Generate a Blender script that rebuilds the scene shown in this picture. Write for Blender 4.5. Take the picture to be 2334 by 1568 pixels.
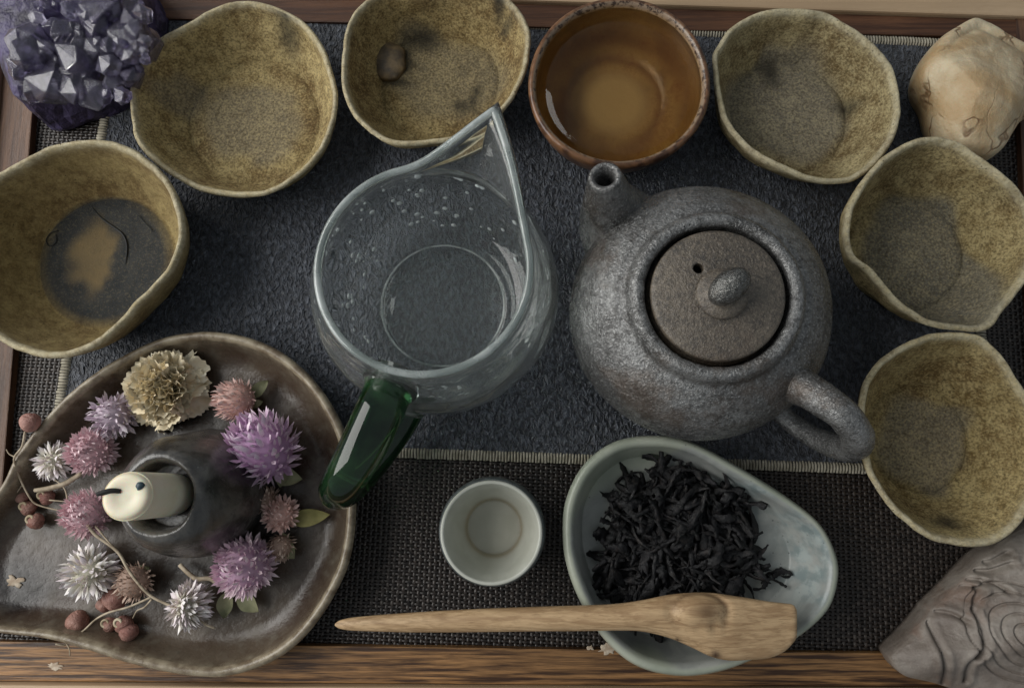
import bpy, bmesh, math, random
import numpy as np
from mathutils import Vector, Matrix, noise as mnoise

SC = bpy.context.scene
COL = SC.collection
for o in list(bpy.data.objects):
    bpy.data.objects.remove(o)

# ------------------------------------------------------------------ camera
# All building code below works in centimetres; CM turns them into metres.
CM = 0.01
FOC, PW, PH, CAMH = 1650.0, 2334.0, 1568.0, 34.0     # focal length / frame in px, height in cm
NADX, NADY = 1200.0, 1050.0                          # where the plumb line from the lens meets the picture


def cam_axes():
    n = np.array([NADX - PW / 2, -(NADY - PH / 2), -FOC])
    n /= np.linalg.norm(n)
    z = -n
    x = np.array([1.0, 0, 0])
    x -= z * x.dot(z)
    x /= np.linalg.norm(x)
    return np.array([x, np.cross(z, x), z])


RW = cam_axes()                                      # world = RW @ camera


def P(px, py, z):
    """Point of the place that stands z cm high and is seen at px, py."""
    v = RW @ np.array([px - PW / 2, -(py - PH / 2), -FOC])
    return v * ((z - CAMH) / v[2]) + np.array([0, 0, CAMH])


cam = bpy.data.cameras.new('camera')
cam.sensor_width = 36.0
cam.lens = 36.0 * FOC / PW
cam.clip_start = 0.01
cam.clip_end = 50
cam_o = bpy.data.objects.new('camera', cam)
COL.objects.link(cam_o)
m = Matrix.Identity(4)
for i in range(3):
    for j in range(3):
        m[i][j] = RW[i][j]
m[2][3] = CAMH * CM
cam_o.matrix_world = m
SC.camera = cam_o

# ------------------------------------------------------------------ light
world = bpy.data.worlds.new('World')
SC.world = world
world.use_nodes = True
bg = world.node_tree.nodes['Background']
bg.inputs[0].default_value = (0.86, 0.94, 1.0, 1)
bg.inputs[1].default_value = 0.26


def area(name, loc, target, sx, sy, power, col):
    l = bpy.data.lights.new(name, 'AREA')
    l.shape = 'RECTANGLE'
    l.size, l.size_y = sx * CM, sy * CM
    l.energy = power
    l.color = col
    o = bpy.data.objects.new(name, l)
    COL.objects.link(o)
    o.location = Vector(loc) * CM
    o.rotation_euler = (Vector(target) - Vector(loc)).to_track_quat('-Z', 'Y').to_euler()
    return o


area('window_light', (-82, 16, 56), (0, 6, 0), 100, 76, 11.8, (1.0, 0.985, 0.95))

SC.view_settings.view_transform = 'Standard'
SC.view_settings.look = 'None'
SC.view_settings.exposure = 0.0
SC.view_settings.gamma = 1.0
SC.render.engine = 'CYCLES'
cy = SC.cycles
cy.use_denoising = True
cy.max_bounces = 14
cy.transmission_bounces = 12
cy.transparent_max_bounces = 12
cy.glossy_bounces = 6
cy.diffuse_bounces = 4
cy.sample_clamp_indirect = 4.0
cy.caustics_refractive = True
cy.caustics_reflective = False
cy.blur_glossy = 0.4

RNG = random.Random(7)


# ------------------------------------------------------------------ materials
class Nodes:
    def __init__(self, name):
        self.mat = bpy.data.materials.new(name)
        self.mat.use_nodes = True
        self.t = self.mat.node_tree
        self.b = self.t.nodes['Principled BSDF']
        tc = self.t.nodes.new('ShaderNodeTexCoord')
        self.co = tc.outputs['Object']
        self.bumps = None

    def link(self, a, b):
        self.t.links.new(a, b)

    def setv(self, sock, v):
        if isinstance(v, bpy.types.NodeSocket):
            self.link(v, sock)
        elif isinstance(v, (tuple, list)) and len(v) == 3 and sock.type == 'RGBA':
            sock.default_value = (*v, 1)
        else:
            sock.default_value = v

    def mapping(self, scale=(1, 1, 1), rot=(0, 0, 0), loc=(0, 0, 0), vec=None):
        n = self.t.nodes.new('ShaderNodeMapping')
        self.link(vec or self.co, n.inputs[0])
        n.inputs[1].default_value = loc
        n.inputs[2].default_value = rot
        n.inputs[3].default_value = scale
        return n.outputs[0]

    def noise(self, scale, detail=4, rough=0.55, vec=None, dist=0.0):
        n = self.t.nodes.new('ShaderNodeTexNoise')
        self.link(vec or self.co, n.inputs['Vector'])
        n.inputs['Scale'].default_value = scale
        n.inputs['Detail'].default_value = detail
        n.inputs['Roughness'].default_value = rough
        n.inputs['Distortion'].default_value = dist
        return n.outputs[0]

    def voronoi(self, scale, vec=None, feature='F1', out='Distance'):
        n = self.t.nodes.new('ShaderNodeTexVoronoi')
        n.feature = feature
        self.link(vec or self.co, n.inputs['Vector'])
        n.inputs['Scale'].default_value = scale
        return n.outputs[out]

    def ramp(self, fac, lo, hi, a=0.0, b=1.0):
        n = self.t.nodes.new('ShaderNodeMapRange')
        n.interpolation_type = 'SMOOTHSTEP'
        self.link(fac, n.inputs[0])
        n.inputs[1].default_value = lo
        n.inputs[2].default_value = hi
        n.inputs[3].default_value = a
        n.inputs[4].default_value = b
        return n.outputs[0]

    def mix(self, fac, a, b, mode='MIX'):
        n = self.t.nodes.new('ShaderNodeMix')
        n.data_type = 'RGBA'
        n.blend_type = mode
        self.setv(n.inputs[0], fac)
        self.setv(n.inputs[6], a)
        self.setv(n.inputs[7], b)
        return n.outputs[2]

    def math(self, op, a, b=0.0):
        n = self.t.nodes.new('ShaderNodeMath')
        n.operation = op
        self.setv(n.inputs[0], a)
        self.setv(n.inputs[1], b)
        return n.outputs[0]

    def attr(self, name):
        n = self.t.nodes.new('ShaderNodeAttribute')
        n.attribute_name = name
        return n.outputs['Fac']

    def sep(self, vec=None):
        n = self.t.nodes.new('ShaderNodeSeparateXYZ')
        self.link(vec or self.co, n.inputs[0])
        return n.outputs

    def rand(self):
        n = self.t.nodes.new('ShaderNodeObjectInfo')
        return n.outputs['Random']

    def bump(self, h, strength, dist):
        n = self.t.nodes.new('ShaderNodeBump')
        n.inputs['Strength'].default_value = strength
        n.inputs['Distance'].default_value = dist
        self.link(h, n.inputs['Height'])
        if self.bumps is not None:
            self.link(self.bumps, n.inputs['Normal'])
        self.bumps = n.outputs[0]

    def done(self, color, rough=0.5, spec=0.5, **kw):
        b = self.b
        self.setv(b.inputs['Base Color'], color)
        self.setv(b.inputs['Roughness'], rough)
        self.setv(b.inputs['Specular IOR Level'], spec)
        for k, v in kw.items():
            self.setv(b.inputs[k.replace('_', ' ')], v)
        if self.bumps is not None:
            self.link(self.bumps, b.inputs['Normal'])
        return self.mat


def lin(r, g, b):
    f = lambda c: ((c / 255 + 0.055) / 1.055) ** 2.4 if c > 10 else c / 255 / 12.92
    return (f(r), f(g), f(b))


def mat_wood(name, dark, light, axis='x', rings=90.0, rough=0.5, streak=1.0, fine=900.0):
    n = Nodes(name)
    s = {'x': (0.6, 14, 14), 'y': (14, 0.6, 14)}[axis]
    v = n.mapping(scale=s)
    a = n.noise(rings * 0.35, 5, 0.6, v, 0.3)
    f = n.noise(fine * 0.35, 3, 0.6, v)
    big = n.noise(14, 3, 0.5)
    k = n.ramp(a, 0.5 - 0.2 / streak, 0.5 + 0.2 / streak)
    c = n.mix(k, dark, light)
    c = n.mix(n.ramp(f, 0.35, 0.75, 0.0, 0.5), c, dark)
    c = n.mix(n.ramp(big, 0.35, 0.7, 0.0, 0.35), c, [x * 0.7 for x in dark])
    n.bump(f, 0.35, 0.0006)
    n.bump(a, 0.3, 0.0008)
    return n.done(c, rough, 0.4)


# ------------------------------------------------------------------ mesh helpers
def tag(o, label, cat, group=None, kind=None):
    if label:
        o['label'] = label
    if cat:
        o['category'] = cat
    if group:
        o['group'] = group
    if kind:
        o['kind'] = kind
    return o


def thing(name, loc, label, cat, group=None):
    o = bpy.data.objects.new(name, None)
    o.empty_display_size = 0.01
    COL.objects.link(o)
    o.location = Vector(loc) * CM
    return tag(o, label, cat, group)


def mk(name, verts, faces, mat, parent=None, smooth=True, attrs=None, origin=None):
    v = np.asarray(verts, dtype=float)
    if parent is not None:
        org = np.array(parent.location) / CM
        pp = parent.parent
        while pp is not None:
            org = org + np.array(pp.location) / CM
            pp = pp.parent
        loc = np.zeros(3)
    else:
        org = np.array([v[:, 0].mean(), v[:, 1].mean(), v[:, 2].min()]) if origin is None else np.array(origin)
        loc = org
    me = bpy.data.meshes.new(name)
    me.from_pydata(((v - org) * CM).tolist(), [], [list(map(int, f)) for f in faces])
    me.update()
    if smooth:
        me.polygons.foreach_set('use_smooth', [True] * len(me.polygons))
    if attrs:
        for k, a in attrs.items():
            at = me.attributes.new(k, 'FLOAT', 'POINT')
            at.data.foreach_set('value', np.asarray(a, dtype=np.float32))
    me.materials.append(mat)
    o = bpy.data.objects.new(name, me)
    COL.objects.link(o)
    o.location = Vector(loc) * CM
    if parent is not None:
        o.parent = parent
    return o


def loft_faces(nr, n, cap0=False, cap1=False, base=0):
    f = []
    for r in range(nr - 1):
        for k in range(n):
            a = base + r * n + k
            b = base + r * n + (k + 1) % n
            f.append((a, b, b + n, a + n))
    if cap0:
        f.append(tuple(base + k for k in range(n))[::-1])
    if cap1:
        f.append(tuple(base + (nr - 1) * n + k for k in range(n)))
    return f


def catmull(pts, sub=8, closed=False):
    p = np.asarray(pts, dtype=float)
    n = len(p)
    out = []
    rng = range(n) if closed else range(n - 1)
    for i in rng:
        if closed:
            a, b, c, d = p[(i - 1) % n], p[i], p[(i + 1) % n], p[(i + 2) % n]
        else:
            b, c = p[i], p[i + 1]
            a = p[i - 1] if i > 0 else 2 * b - c
            d = p[i + 2] if i + 2 < n else 2 * c - b
        for s in range(sub):
            t = s / sub
            out.append(0.5 * ((2 * b) + (c - a) * t + (2 * a - 5 * b + 4 * c - d) * t * t
                              + (3 * b - a - 3 * c + d) * t ** 3))
    if not closed:
        out.append(p[-1])
    return np.array(out)


def tube_mesh(pts, radii, n=12, sub=6, flat=1.0, flatdir=None, cap=True, jitter=0.0):
    """Swept tube through pts (cm); returns verts, faces."""
    pr = np.column_stack([np.asarray(pts, float), np.asarray(radii, float)])
    pr = catmull(pr, sub)
    c, r = pr[:, :3], np.maximum(pr[:, 3], 1e-3)
    tg = np.gradient(c, axis=0)
    tg /= np.linalg.norm(tg, axis=1)[:, None] + 1e-9
    ref = np.array([0, 0, 1.0]) if abs(tg[0][2]) < 0.9 else np.array([1.0, 0, 0])
    if flatdir is not None:
        ref = np.array(flatdir, float)
    u = ref - tg[0] * ref.dot(tg[0])
    u /= np.linalg.norm(u)
    V = []
    for i in range(len(c)):
        u = u - tg[i] * u.dot(tg[i])
        u /= np.linalg.norm(u) + 1e-9
        w = np.cross(tg[i], u)
        for k in range(n):
            a = 2 * math.pi * k / n
            rr = r[i] * (1 + jitter * mnoise.noise(Vector((c[i][0] * 2 + math.cos(a), c[i][1] * 2 + math.sin(a), c[i][2] * 2))))
            V.append(c[i] + u * math.cos(a) * rr * flat + w * math.sin(a) * rr)
    return np.array(V), loft_faces(len(c), n, cap, cap)


def lathe(profile, centre, n=96, wob=None, c0=True, c1=True):
    V = []
    for r, z in profile:
        for k in range(n):
            a = 2 * math.pi * k / n
            rr = r if wob is None else r * (1 + wob(a, z))
            V.append((centre[0] + rr * math.cos(a), centre[1] + rr * math.sin(a), centre[2] + z))
    return np.array(V), loft_faces(len(profile), n, c0, c1)


def smooth_profile(p, sub=5):
    return [tuple(q) for q in catmull(p, sub)]


def polar(pts, N):
    """closed outline -> centroid and N radii by angle (3rd column, height, kept)."""
    d = catmull(pts, 12, True)
    x, y = d[:, 0], d[:, 1]
    a = x * np.roll(y, -1) - np.roll(x, -1) * y
    A = a.sum() / 2
    cx = ((x + np.roll(x, -1)) * a).sum() / (6 * A)
    cyy = ((y + np.roll(y, -1)) * a).sum() / (6 * A)
    th = np.arctan2(y - cyy, x - cx)
    o = np.argsort(th)
    th, r, z = th[o], np.hypot(x - cx, y - cyy)[o], d[:, 2][o]
    th = np.concatenate([th - 2 * np.pi, th, th + 2 * np.pi])
    r, z = np.tile(r, 3), np.tile(z, 3)
    g = np.linspace(-np.pi, np.pi, N, endpoint=False)
    return np.array([cx, cyy]), g, np.interp(g, th, r), np.interp(g, th, z)


def blob_field(xy, blobs, z, seed):
    """soft irregular patches; blobs in picture px at height z, radius px."""
    f = np.zeros(len(xy))
    for i, (px, py, rx, ry, soft) in enumerate(blobs):
        c = P(px, py, z)[:2]
        ex = np.linalg.norm(P(px + rx, py, z)[:2] - c)
        ey = np.linalg.norm(P(px, py + ry, z)[:2] - c)
        d = (xy - c) / np.array([ex, ey])
        a = np.arctan2(d[:, 1], d[:, 0])
        w = np.array([mnoise.noise(Vector((math.cos(t) * 1.6 + seed * 3.1 + i, math.sin(t) * 1.6, 0.5))) for t in a])
        r = np.hypot(d[:, 0], d[:, 1]) * (1 + 0.3 * w)
        f = np.maximum(f, np.clip((1 + soft - r) / (2 * soft), 0, 1))
    return f * f * (3 - 2 * f)


def vessel(name, rim, zr, mat, kf=0.55, zf=0.5, th=0.32, q=0.7, circ=0.5, seed=1, fshift=(0, 0), rough=0.06,
           glaze=(), stain=(), zvar=None, N=160, parent=None, foot=0.9, lip=1.0, rimpow=22, edge=0.0, disc=None, groove=0.0):
    pts = [P(x, y, zr + (zvar[i % len(zvar)] if zvar else 0)) for i, (x, y) in enumerate(rim)]
    rc, g, R, Z = polar(pts, N)
    R = R * (1 + edge * np.array([mnoise.fractal(Vector((math.cos(t) * 5 + seed, math.sin(t) * 5, 2.0)), 1.0, 2.0, 3) for t in g]))
    Z = Z + edge * 6 * np.array([mnoise.noise(Vector((math.cos(t) * 4 + seed, math.sin(t) * 4, 7.0))) for t in g])
    fc = rc + np.array(fshift)
    ca, sa = np.cos(g), np.sin(g)
    Rf = (circ * R.mean() + (1 - circ) * R) * kf

    def nz(k, t, s, amp):
        return amp * mnoise.noise(Vector((ca[k] * 1.7 + s, sa[k] * 1.7, t * 2.2 + s)))

    rings, rimw, inner = [], [], []

    def add(cx, rad, z, rw, inn):
        rings.append(np.column_stack([cx[0] + ca * rad, cx[1] + sa * rad, z]))
        rimw.append(np.full(N, rw))
        inner.append(np.full(N, inn))
    one = np.ones(N)
    for s in (0.0, 0.5, 0.95):
        add(fc, (Rf + th * 0.5) * foot * max(s, 0.02), one * (0.12 if s < 0.9 else 0.0), 0, 0)
    K = 12
    for i in range(1, K + 1):
        t = i / K
        w = (1 - q) * t + q * math.sin(t * math.pi / 2)
        h = (1 - q) * t + q * (1 - math.cos(t * math.pi / 2))
        rad = (Rf + th * 0.5) * foot * (1 - w) + R * w + np.array([nz(k, t, seed, rough * (1 - t ** 3) * 3) for k in range(N)])
        add(fc * (1 - w) + rc * w, rad, h * (Z - th * 0.35), t ** 14, 0)
    for a in (0.25, 0.5, 0.75):
        add(rc, R - th * a * lip, Z + th * 0.0 + th * 0.25 * math.sin(a * math.pi) - 0.1 * th, 1, a > 0.5)
    K = 16
    for i in range(K, -1, -1):
        t = i / K
        w = (1 - q) * t + q * math.sin(t * math.pi / 2)
        h = (1 - q) * t + q * (1 - math.cos(t * math.pi / 2))
        rad = Rf * (1 - w) + (R - th * lip) * w + np.array([nz(k, t, seed + 5, rough * 3 * t * (1 - t) * 4 * 0.6) for k in range(N)])
        add(fc * (1 - w) + rc * w, rad, zf + h * (Z - th * 0.35 - zf), t ** rimpow, 1)
    for s in (0.99, 0.965, 0.93, 0.8, 0.64, 0.48, 0.32, 0.16, 0.01):
        zz = zf - (groove if s > 0.95 else 0) + np.array([nz(k, s * 3, seed + 9, rough * 0.5) * s for k in range(N)])
        add(fc, Rf * s, zz, 0, 1)
    V = np.concatenate(rings)
    inn = np.concatenate(inner).astype(float)
    attrs = {'rim': np.concatenate(rimw), 'inner': inn}
    if disc:
        rr_ = np.hypot(V[:, 0] - fc[0] - disc[2], V[:, 1] - fc[1] - disc[3])
        attrs['glaze'] = np.clip((disc[0] - rr_) / disc[1], 0, 1) * inn
    if glaze:
        attrs['glaze'] = blob_field(V[:, :2], glaze, zf, seed) * inn
    if stain:
        attrs['stain'] = blob_field(V[:, :2], stain, zf, seed + 3) * inn
    f = loft_faces(len(rings), N, True, True)
    return mk(name, V, f, mat, parent, attrs=attrs), fc, Rf


def facet_planes(rng, ctr, rad, count, hi, lo):
    pl = []
    for i in range(count):
        a = 2 * math.pi * i / count + rng.uniform(-0.3, 0.3)
        pl.append((math.cos(a), math.sin(a), rng.uniform(lo, hi), rng.uniform(0.25, 0.8)))
    return lambda x, y: min(h - sl * (nx * (x - ctr[0]) + ny * (y - ctr[1])) / rad for nx, ny, h, sl in pl)


def boulder(name, outline, zmid, ztop, mat, parent=None, N=140, rings=26, facet=0.12, seed=1, under=0.75, disp=None, pw=0.75, cone=False):
    pts = [P(x, y, zmid) for x, y in outline]
    rc, g, R, _ = polar(pts, N)
    V = []
    lv = []
    for i in range(5):
        lv.append((under + (1 - under) * math.sin(i / 5 * math.pi / 2), zmid * i / 5))
    for i in range(rings):
        a = i / (rings - 1) * math.pi / 2 * 0.985
        if cone:
            f = i / (rings - 1)
            lv.append((1 - 0.99 * f, zmid + (ztop - zmid) * (f ** 0.8)))
            continue
        lv.append((max(math.cos(a), 0.0) ** pw, zmid + (ztop - zmid) * math.sin(a) ** 0.9))
    for s, z in lv:
        for k in range(N):
            x, y = rc[0] + math.cos(g[k]) * R[k] * s, rc[1] + math.sin(g[k]) * R[k] * s
            nzv = mnoise.fractal(Vector((x * 0.55 + seed, y * 0.55, z * 0.55)), 1.0, 2.0, 3)
            vo = mnoise.voronoi(Vector((x * 0.5 + seed, y * 0.5, z * 0.7)))[0][0]
            d = facet * (nzv + (vo - 0.5) * 1.2)
            if s > 0.98:
                d *= 0.4
            zz = max(z + d * (0 if z == 0 else 1), 0)
            if disp is not None:
                zz += disp(x, y, s, z)
            V.append((x + math.cos(g[k]) * d * 0.5, y + math.sin(g[k]) * d * 0.5, zz))
    return mk(name, V, loft_faces(len(lv), N, True, True), mat, parent)


def prism(name, quad, z0, z1, mat, parent=None, bev=0.05):
    """board with four top corners given as world xy (cm)."""
    q = [np.array(p[:2]) for p in quad]
    c = sum(q) / 4
    bm = bmesh.new()
    top = [bm.verts.new((p[0], p[1], z1)) for p in q]
    bot = [bm.verts.new((p[0], p[1], z0)) for p in q]
    bm.faces.new(top)
    bm.faces.new(bot[::-1])
    for i in range(4):
        bm.faces.new((bot[i], bot[(i + 1) % 4], top[(i + 1) % 4], top[i]))
    bmesh.ops.recalc_face_normals(bm, faces=bm.faces)
    bmesh.ops.bevel(bm, geom=list(bm.edges), offset=bev, segments=2, affect='EDGES', profile=0.6)
    V = [v.co[:] for v in bm.verts]
    bm.verts.index_update()
    F = [[v.index for v in f.verts] for f in bm.faces]
    bm.free()
    return mk(name, V, F, mat, parent, smooth=False)


def line_at(a, b, t):
    return a + (b - a) * t


# ------------------------------------------------------------------ setting: table, tray
TABLE = mat_wood('table_wood', lin(70, 55, 42), lin(120, 98, 76), 'x', 30)
mk('table', [(-70, -50, -1.6), (70, -50, -1.6), (70, 60, -1.6), (-70, 60, -1.6)], [(0, 1, 2, 3)], TABLE, smooth=False)
tag(bpy.data.objects['table'], None, None, kind='structure')

PALE = mat_wood('pale_wood', lin(172, 146, 116), lin(200, 174, 142), 'x', 26, 0.55, 0.8)
PALEY = mat_wood('pale_wood_side', lin(150, 124, 98), lin(190, 164, 134), 'y', 26, 0.55, 0.8)
BAMB = mat_wood('bamboo_slats', lin(60, 38, 23), lin(172, 128, 82), 'x', 105, 0.42, 1.6, 500)
DARKX = mat_wood('brown_board', lin(66, 42, 30), lin(112, 76, 52), 'x', 70, 0.45, 1.2)
DARKY = mat_wood('brown_board_side', lin(70, 48, 36), lin(118, 86, 64), 'y', 70, 0.45, 1.2)

tray = thing('tea_tray', (0, 6, -1.6), 'rectangular wooden tea tray with brown ledges and pale rim under everything', 'tray')


def ext(a, b, t0, t1, z):
    a, b = P(*a, z), P(*b, z)
    return a + (b - a) * t0, a + (b - a) * t1


# inner edges of the four ledges and the rim outside them, in the picture
bi0, bi1 = ext((724, 1471), (1867, 1486), -0.80, 1.75, 0.35)
bo0, bo1 = ext((0, 1552), (1867, 1564), -0.20, 1.45, 0.35)
ti0, ti1 = ext((1240, 62), (2250, 84), -1.35, 1.3, 0.3)
to0, to1 = ext((1240, 11), (2334, 46), -1.35, 1.3, 0.3)
dn = np.array([0.0, -1, 0])
prism('ledge', [bi0, bi1, bo1, bo0], -1.2, 0.35, BAMB, tray, 0.06)
prism('rim_board', [bo0 - (0, .03, 0), bo1 - (0, .03, 0), bo1 + dn * 2.2, bo0 + dn * 2.2], -1.6, 0.75, PALE, tray, 0.12)
prism('ledge', [to0, to1, ti1, ti0], -1.2, 0.3, DARKX, tray, 0.06)
prism('rim_board', [to0 - dn * 2.6, to1 - dn * 2.6, to1 - dn * .03, to0 - dn * .03], -1.6, 0.55, PALE, tray, 0.12)
li0, li1 = ext((72, 280), (22, 900), -0.6, 1.35, 0.35)
lo0, lo1 = ext((16, 40), (-75, 900), -0.2, 1.0, 0.35)
lo1 = np.array([lo0[0] + (li1 - li0)[0], li1[1], 0.35])
prism('ledge', [li0, li1, lo1, lo0], -1.19, 0.36, DARKY, tray, 0.06)
prism('rim_board', [lo0 - (2.2, 0, 0), lo0 - (.03, 0, 0), lo1 - (.03, 0, 0), lo1 - (2.2, 0, 0)], -1.6, 0.76, PALEY, tray, 0.12)
ri0, ri1 = ext((2318, 90), (2334, 450), -0.15, 4.2, 0.35)
ro0, ro1 = ri0 + (1.5, 0, 0), ri1 + (1.5, 0, 0)
prism('ledge', [ro0, ro1, ri1, ri0], -1.19, 0.33, DARKY, tray, 0.06)
prism('rim_board', [ro0 + (2.2, 0, 0), ro1 + (2.2, 0, 0), ro1 + (.03, 0, 0), ro0 + (.03, 0, 0)], -1.6, 0.76, PALEY, tray, 0.12)
prism('floor_board', [(-32, 25), (26, 25), (26, -12), (-32, -12)], -1.15, -0.14, DARKX, tray, 0.05)

# ------------------------------------------------------------------ woven mat
n = Nodes('woven_thread')
tr = n.noise(500, 3)
c = n.mix(n.ramp(tr, 0.3, 0.75), lin(30, 24, 21), lin(78, 70, 64))
WARP = n.done(c, 0.34, 0.5)
n = Nodes('woven_weft')
tr = n.noise(500, 3)
c = n.mix(n.ramp(tr, 0.3, 0.75), lin(24, 19, 16), lin(52, 43, 38))
WEFT = n.done(c, 0.42, 0.45)
n = Nodes('woven_backing')
BACK = n.done(lin(16, 13, 12), 0.8, 0.2)

ANG = math.radians(-2.0)
CA, SA = math.cos(ANG), math.sin(ANG)
wm = thing('woven_mat', (0, 5, -0.12), 'dark brown woven placemat lining the floor of the tea tray', 'mat')


def weave():
    a, b = 0.235, 0.16
    V = [[], []]
    F = [[], []]
    ni0, ni1 = int(-30 / a), int(24 / a)
    nj0, nj1 = int(-10.5 / b), int(24 / b)

    def strip(which, cs, wd):
        base = len(V[which])
        for (x, y, z), (ux, uy) in cs:
            for s, dz in ((-1, -0.022), (0, 0.022), (1, -0.022)):
                V[which].append((x + ux * wd * s, y + uy * wd * s, z + dz))
        for r in range(len(cs) - 1):
            for k in range(2):
                p = base + r * 3 + k
                F[which].append((p, p + 1, p + 4, p + 3))

    def visible(x, y):
        return y < 1.6 or x < -19.5 or x > 13.5

    def W(x, y):
        return x * CA - y * SA, x * SA + y * CA
    for i in range(ni0, ni1):
        cs = []
        jx = 0.03 * mnoise.noise(Vector((i * 1.7, 0, 0)))
        for j2 in range(nj0 * 2, nj1 * 2):
            x, y = i * a + jx + 0.02 * mnoise.noise(Vector((i, j2 * 0.12, 3))), j2 * 0.5 * b
            X, Y = W(x, y)
            ph = math.cos(math.pi * (j2 / 2 + i))
            if visible(X, Y):
                cs.append(((X, Y, -0.06 + 0.035 * ph), (CA, SA)))
            elif cs:
                strip(0, cs, 0.066)
                cs = []
        if cs:
            strip(0, cs, 0.066)
    for j in range(nj0, nj1):
        cs = []
        jy = 0.025 * mnoise.noise(Vector((j * 1.3, 9, 0)))
        for i2 in range(ni0 * 2, ni1 * 2):
            x, y = i2 * 0.5 * a, j * b + jy
            X, Y = W(x, y)
            ph = math.cos(math.pi * (i2 / 2 + j))
            if visible(X, Y):
                cs.append(((X, Y, -0.06 - 0.035 * ph), (-SA, CA)))
            elif cs:
                strip(1, cs, 0.058)
                cs = []
        if cs:
            strip(1, cs, 0.058)
    o = mk('warp_thread', V[0], F[0], WARP, wm)
    o['kind'] = 'stuff'
    o = mk('weft_thread', V[1], F[1], WEFT, wm)
    o['kind'] = 'stuff'


weave()
prism('backing', [(-30.5, 24.2), (24.4, 24.2), (24.4, -10.8), (-30.5, -10.8)], -0.139, -0.11, BACK, wm, 0.005)

# ------------------------------------------------------------------ towel
n = Nodes('charcoal_towel')
v = n.mapping(scale=(1.0, 0.62, 1.0), rot=(0, 0, 0.5))
h1 = n.noise(500, 2, 0.6, v, 0.7)
h2 = n.noise(900, 2, 0.6)
big = n.noise(18, 3)
c = n.mix(n.ramp(h1, 0.36, 0.68), lin(39, 42, 49), lin(86, 91, 101))
c = n.mix(n.ramp(big, 0.35, 0.7, 0, 0.3), c, lin(50, 52, 58))
n.bump(h1, 1.0, 0.0045)
n.bump(h2, 0.5, 0.0006)
TOWEL = n.done(c, 0.5, 0.55, Sheen_Weight=0.15)
n = Nodes('towel_stitching')
c = n.mix(n.ramp(n.noise(300, 3), 0.3, 0.7), lin(146, 140, 124), lin(182, 176, 160))
STITCH = n.done(c, 0.8, 0.2)

tq = [P(276, 14, 0.2), P(2190, 98, 0.2), P(2262, 1078, 0.2), P(120, 1006, 0.2)]
tw = thing('tea_towel', (sum(p[0] for p in tq) / 4, sum(p[1] for p in tq) / 4, -0.03),
           'charcoal grey tea towel with pale overlocked edge under the teapot and pitcher', 'towel')


def towel():
    nx, ny = 150, 80
    V = []
    for j in range(ny + 1):
        for i in range(nx + 1):
            s, t = i / nx, j / ny
            p = (tq[0] * (1 - s) + tq[1] * s) * (1 - t) + (tq[3] * (1 - s) + tq[2] * s) * t
            e = min(s, 1 - s, t * 0.55, (1 - t) * 0.55)
            z = 0.16 + 0.03 * mnoise.noise(Vector((p[0] * 0.3, p[1] * 0.3, 0))) - 0.05 * math.exp(-e * 120)
            V.append((p[0], p[1], z))
    F = []
    for j in range(ny):
        for i in range(nx):
            a = j * (nx + 1) + i
            F.append((a, a + nx + 1, a + nx + 2, a + 1))
    mk('cloth', V, F, TOWEL, tw)
    # overlock stitches wrap the edge
    V, F = [], []

    def bar(c, u, w, ln, wd, h):
        b = len(V)
        prof = ((-0.5, -0.06), (-0.42, 0.55 * h), (-0.15, h), (0.2, h * 0.92), (0.45, 0.6 * h), (0.5, 0.1))
        for s, z in prof:
            for k in (-1, -0.45, 0.45, 1):
                V.append(c + u * (s * ln) + w * (k * wd * 0.5) + np.array([0, 0, z * (1 if abs(k) < 0.9 else 0.45)]))
        for r in range(5):
            for k in range(3):
                p = b + r * 4 + k
                F.append((p, p + 1, p + 5, p + 4))
    for a, b in ((0, 1), (1, 2), (2, 3), (3, 0)):
        A, B = tq[a], tq[b]
        L = np.linalg.norm(B - A)
        w = (B - A) / L
        u = np.array([-w[1], w[0], 0])
        cnt = int(L / 0.14)
        for k in range(cnt):
            c = A + w * (k + 0.5) * L / cnt
            c = np.array([c[0], c[1], 0.06]) + u * RNG.uniform(-0.015, 0.015)
            bar(c - u * 0.03, u + w * RNG.uniform(-0.06, 0.06), w, 0.5 * RNG.uniform(0.94, 1.06), 0.115, 0.2)
    o = mk('edge_stitching', V, F, STITCH, tw)
    o['kind'] = 'stuff'


towel()


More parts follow.
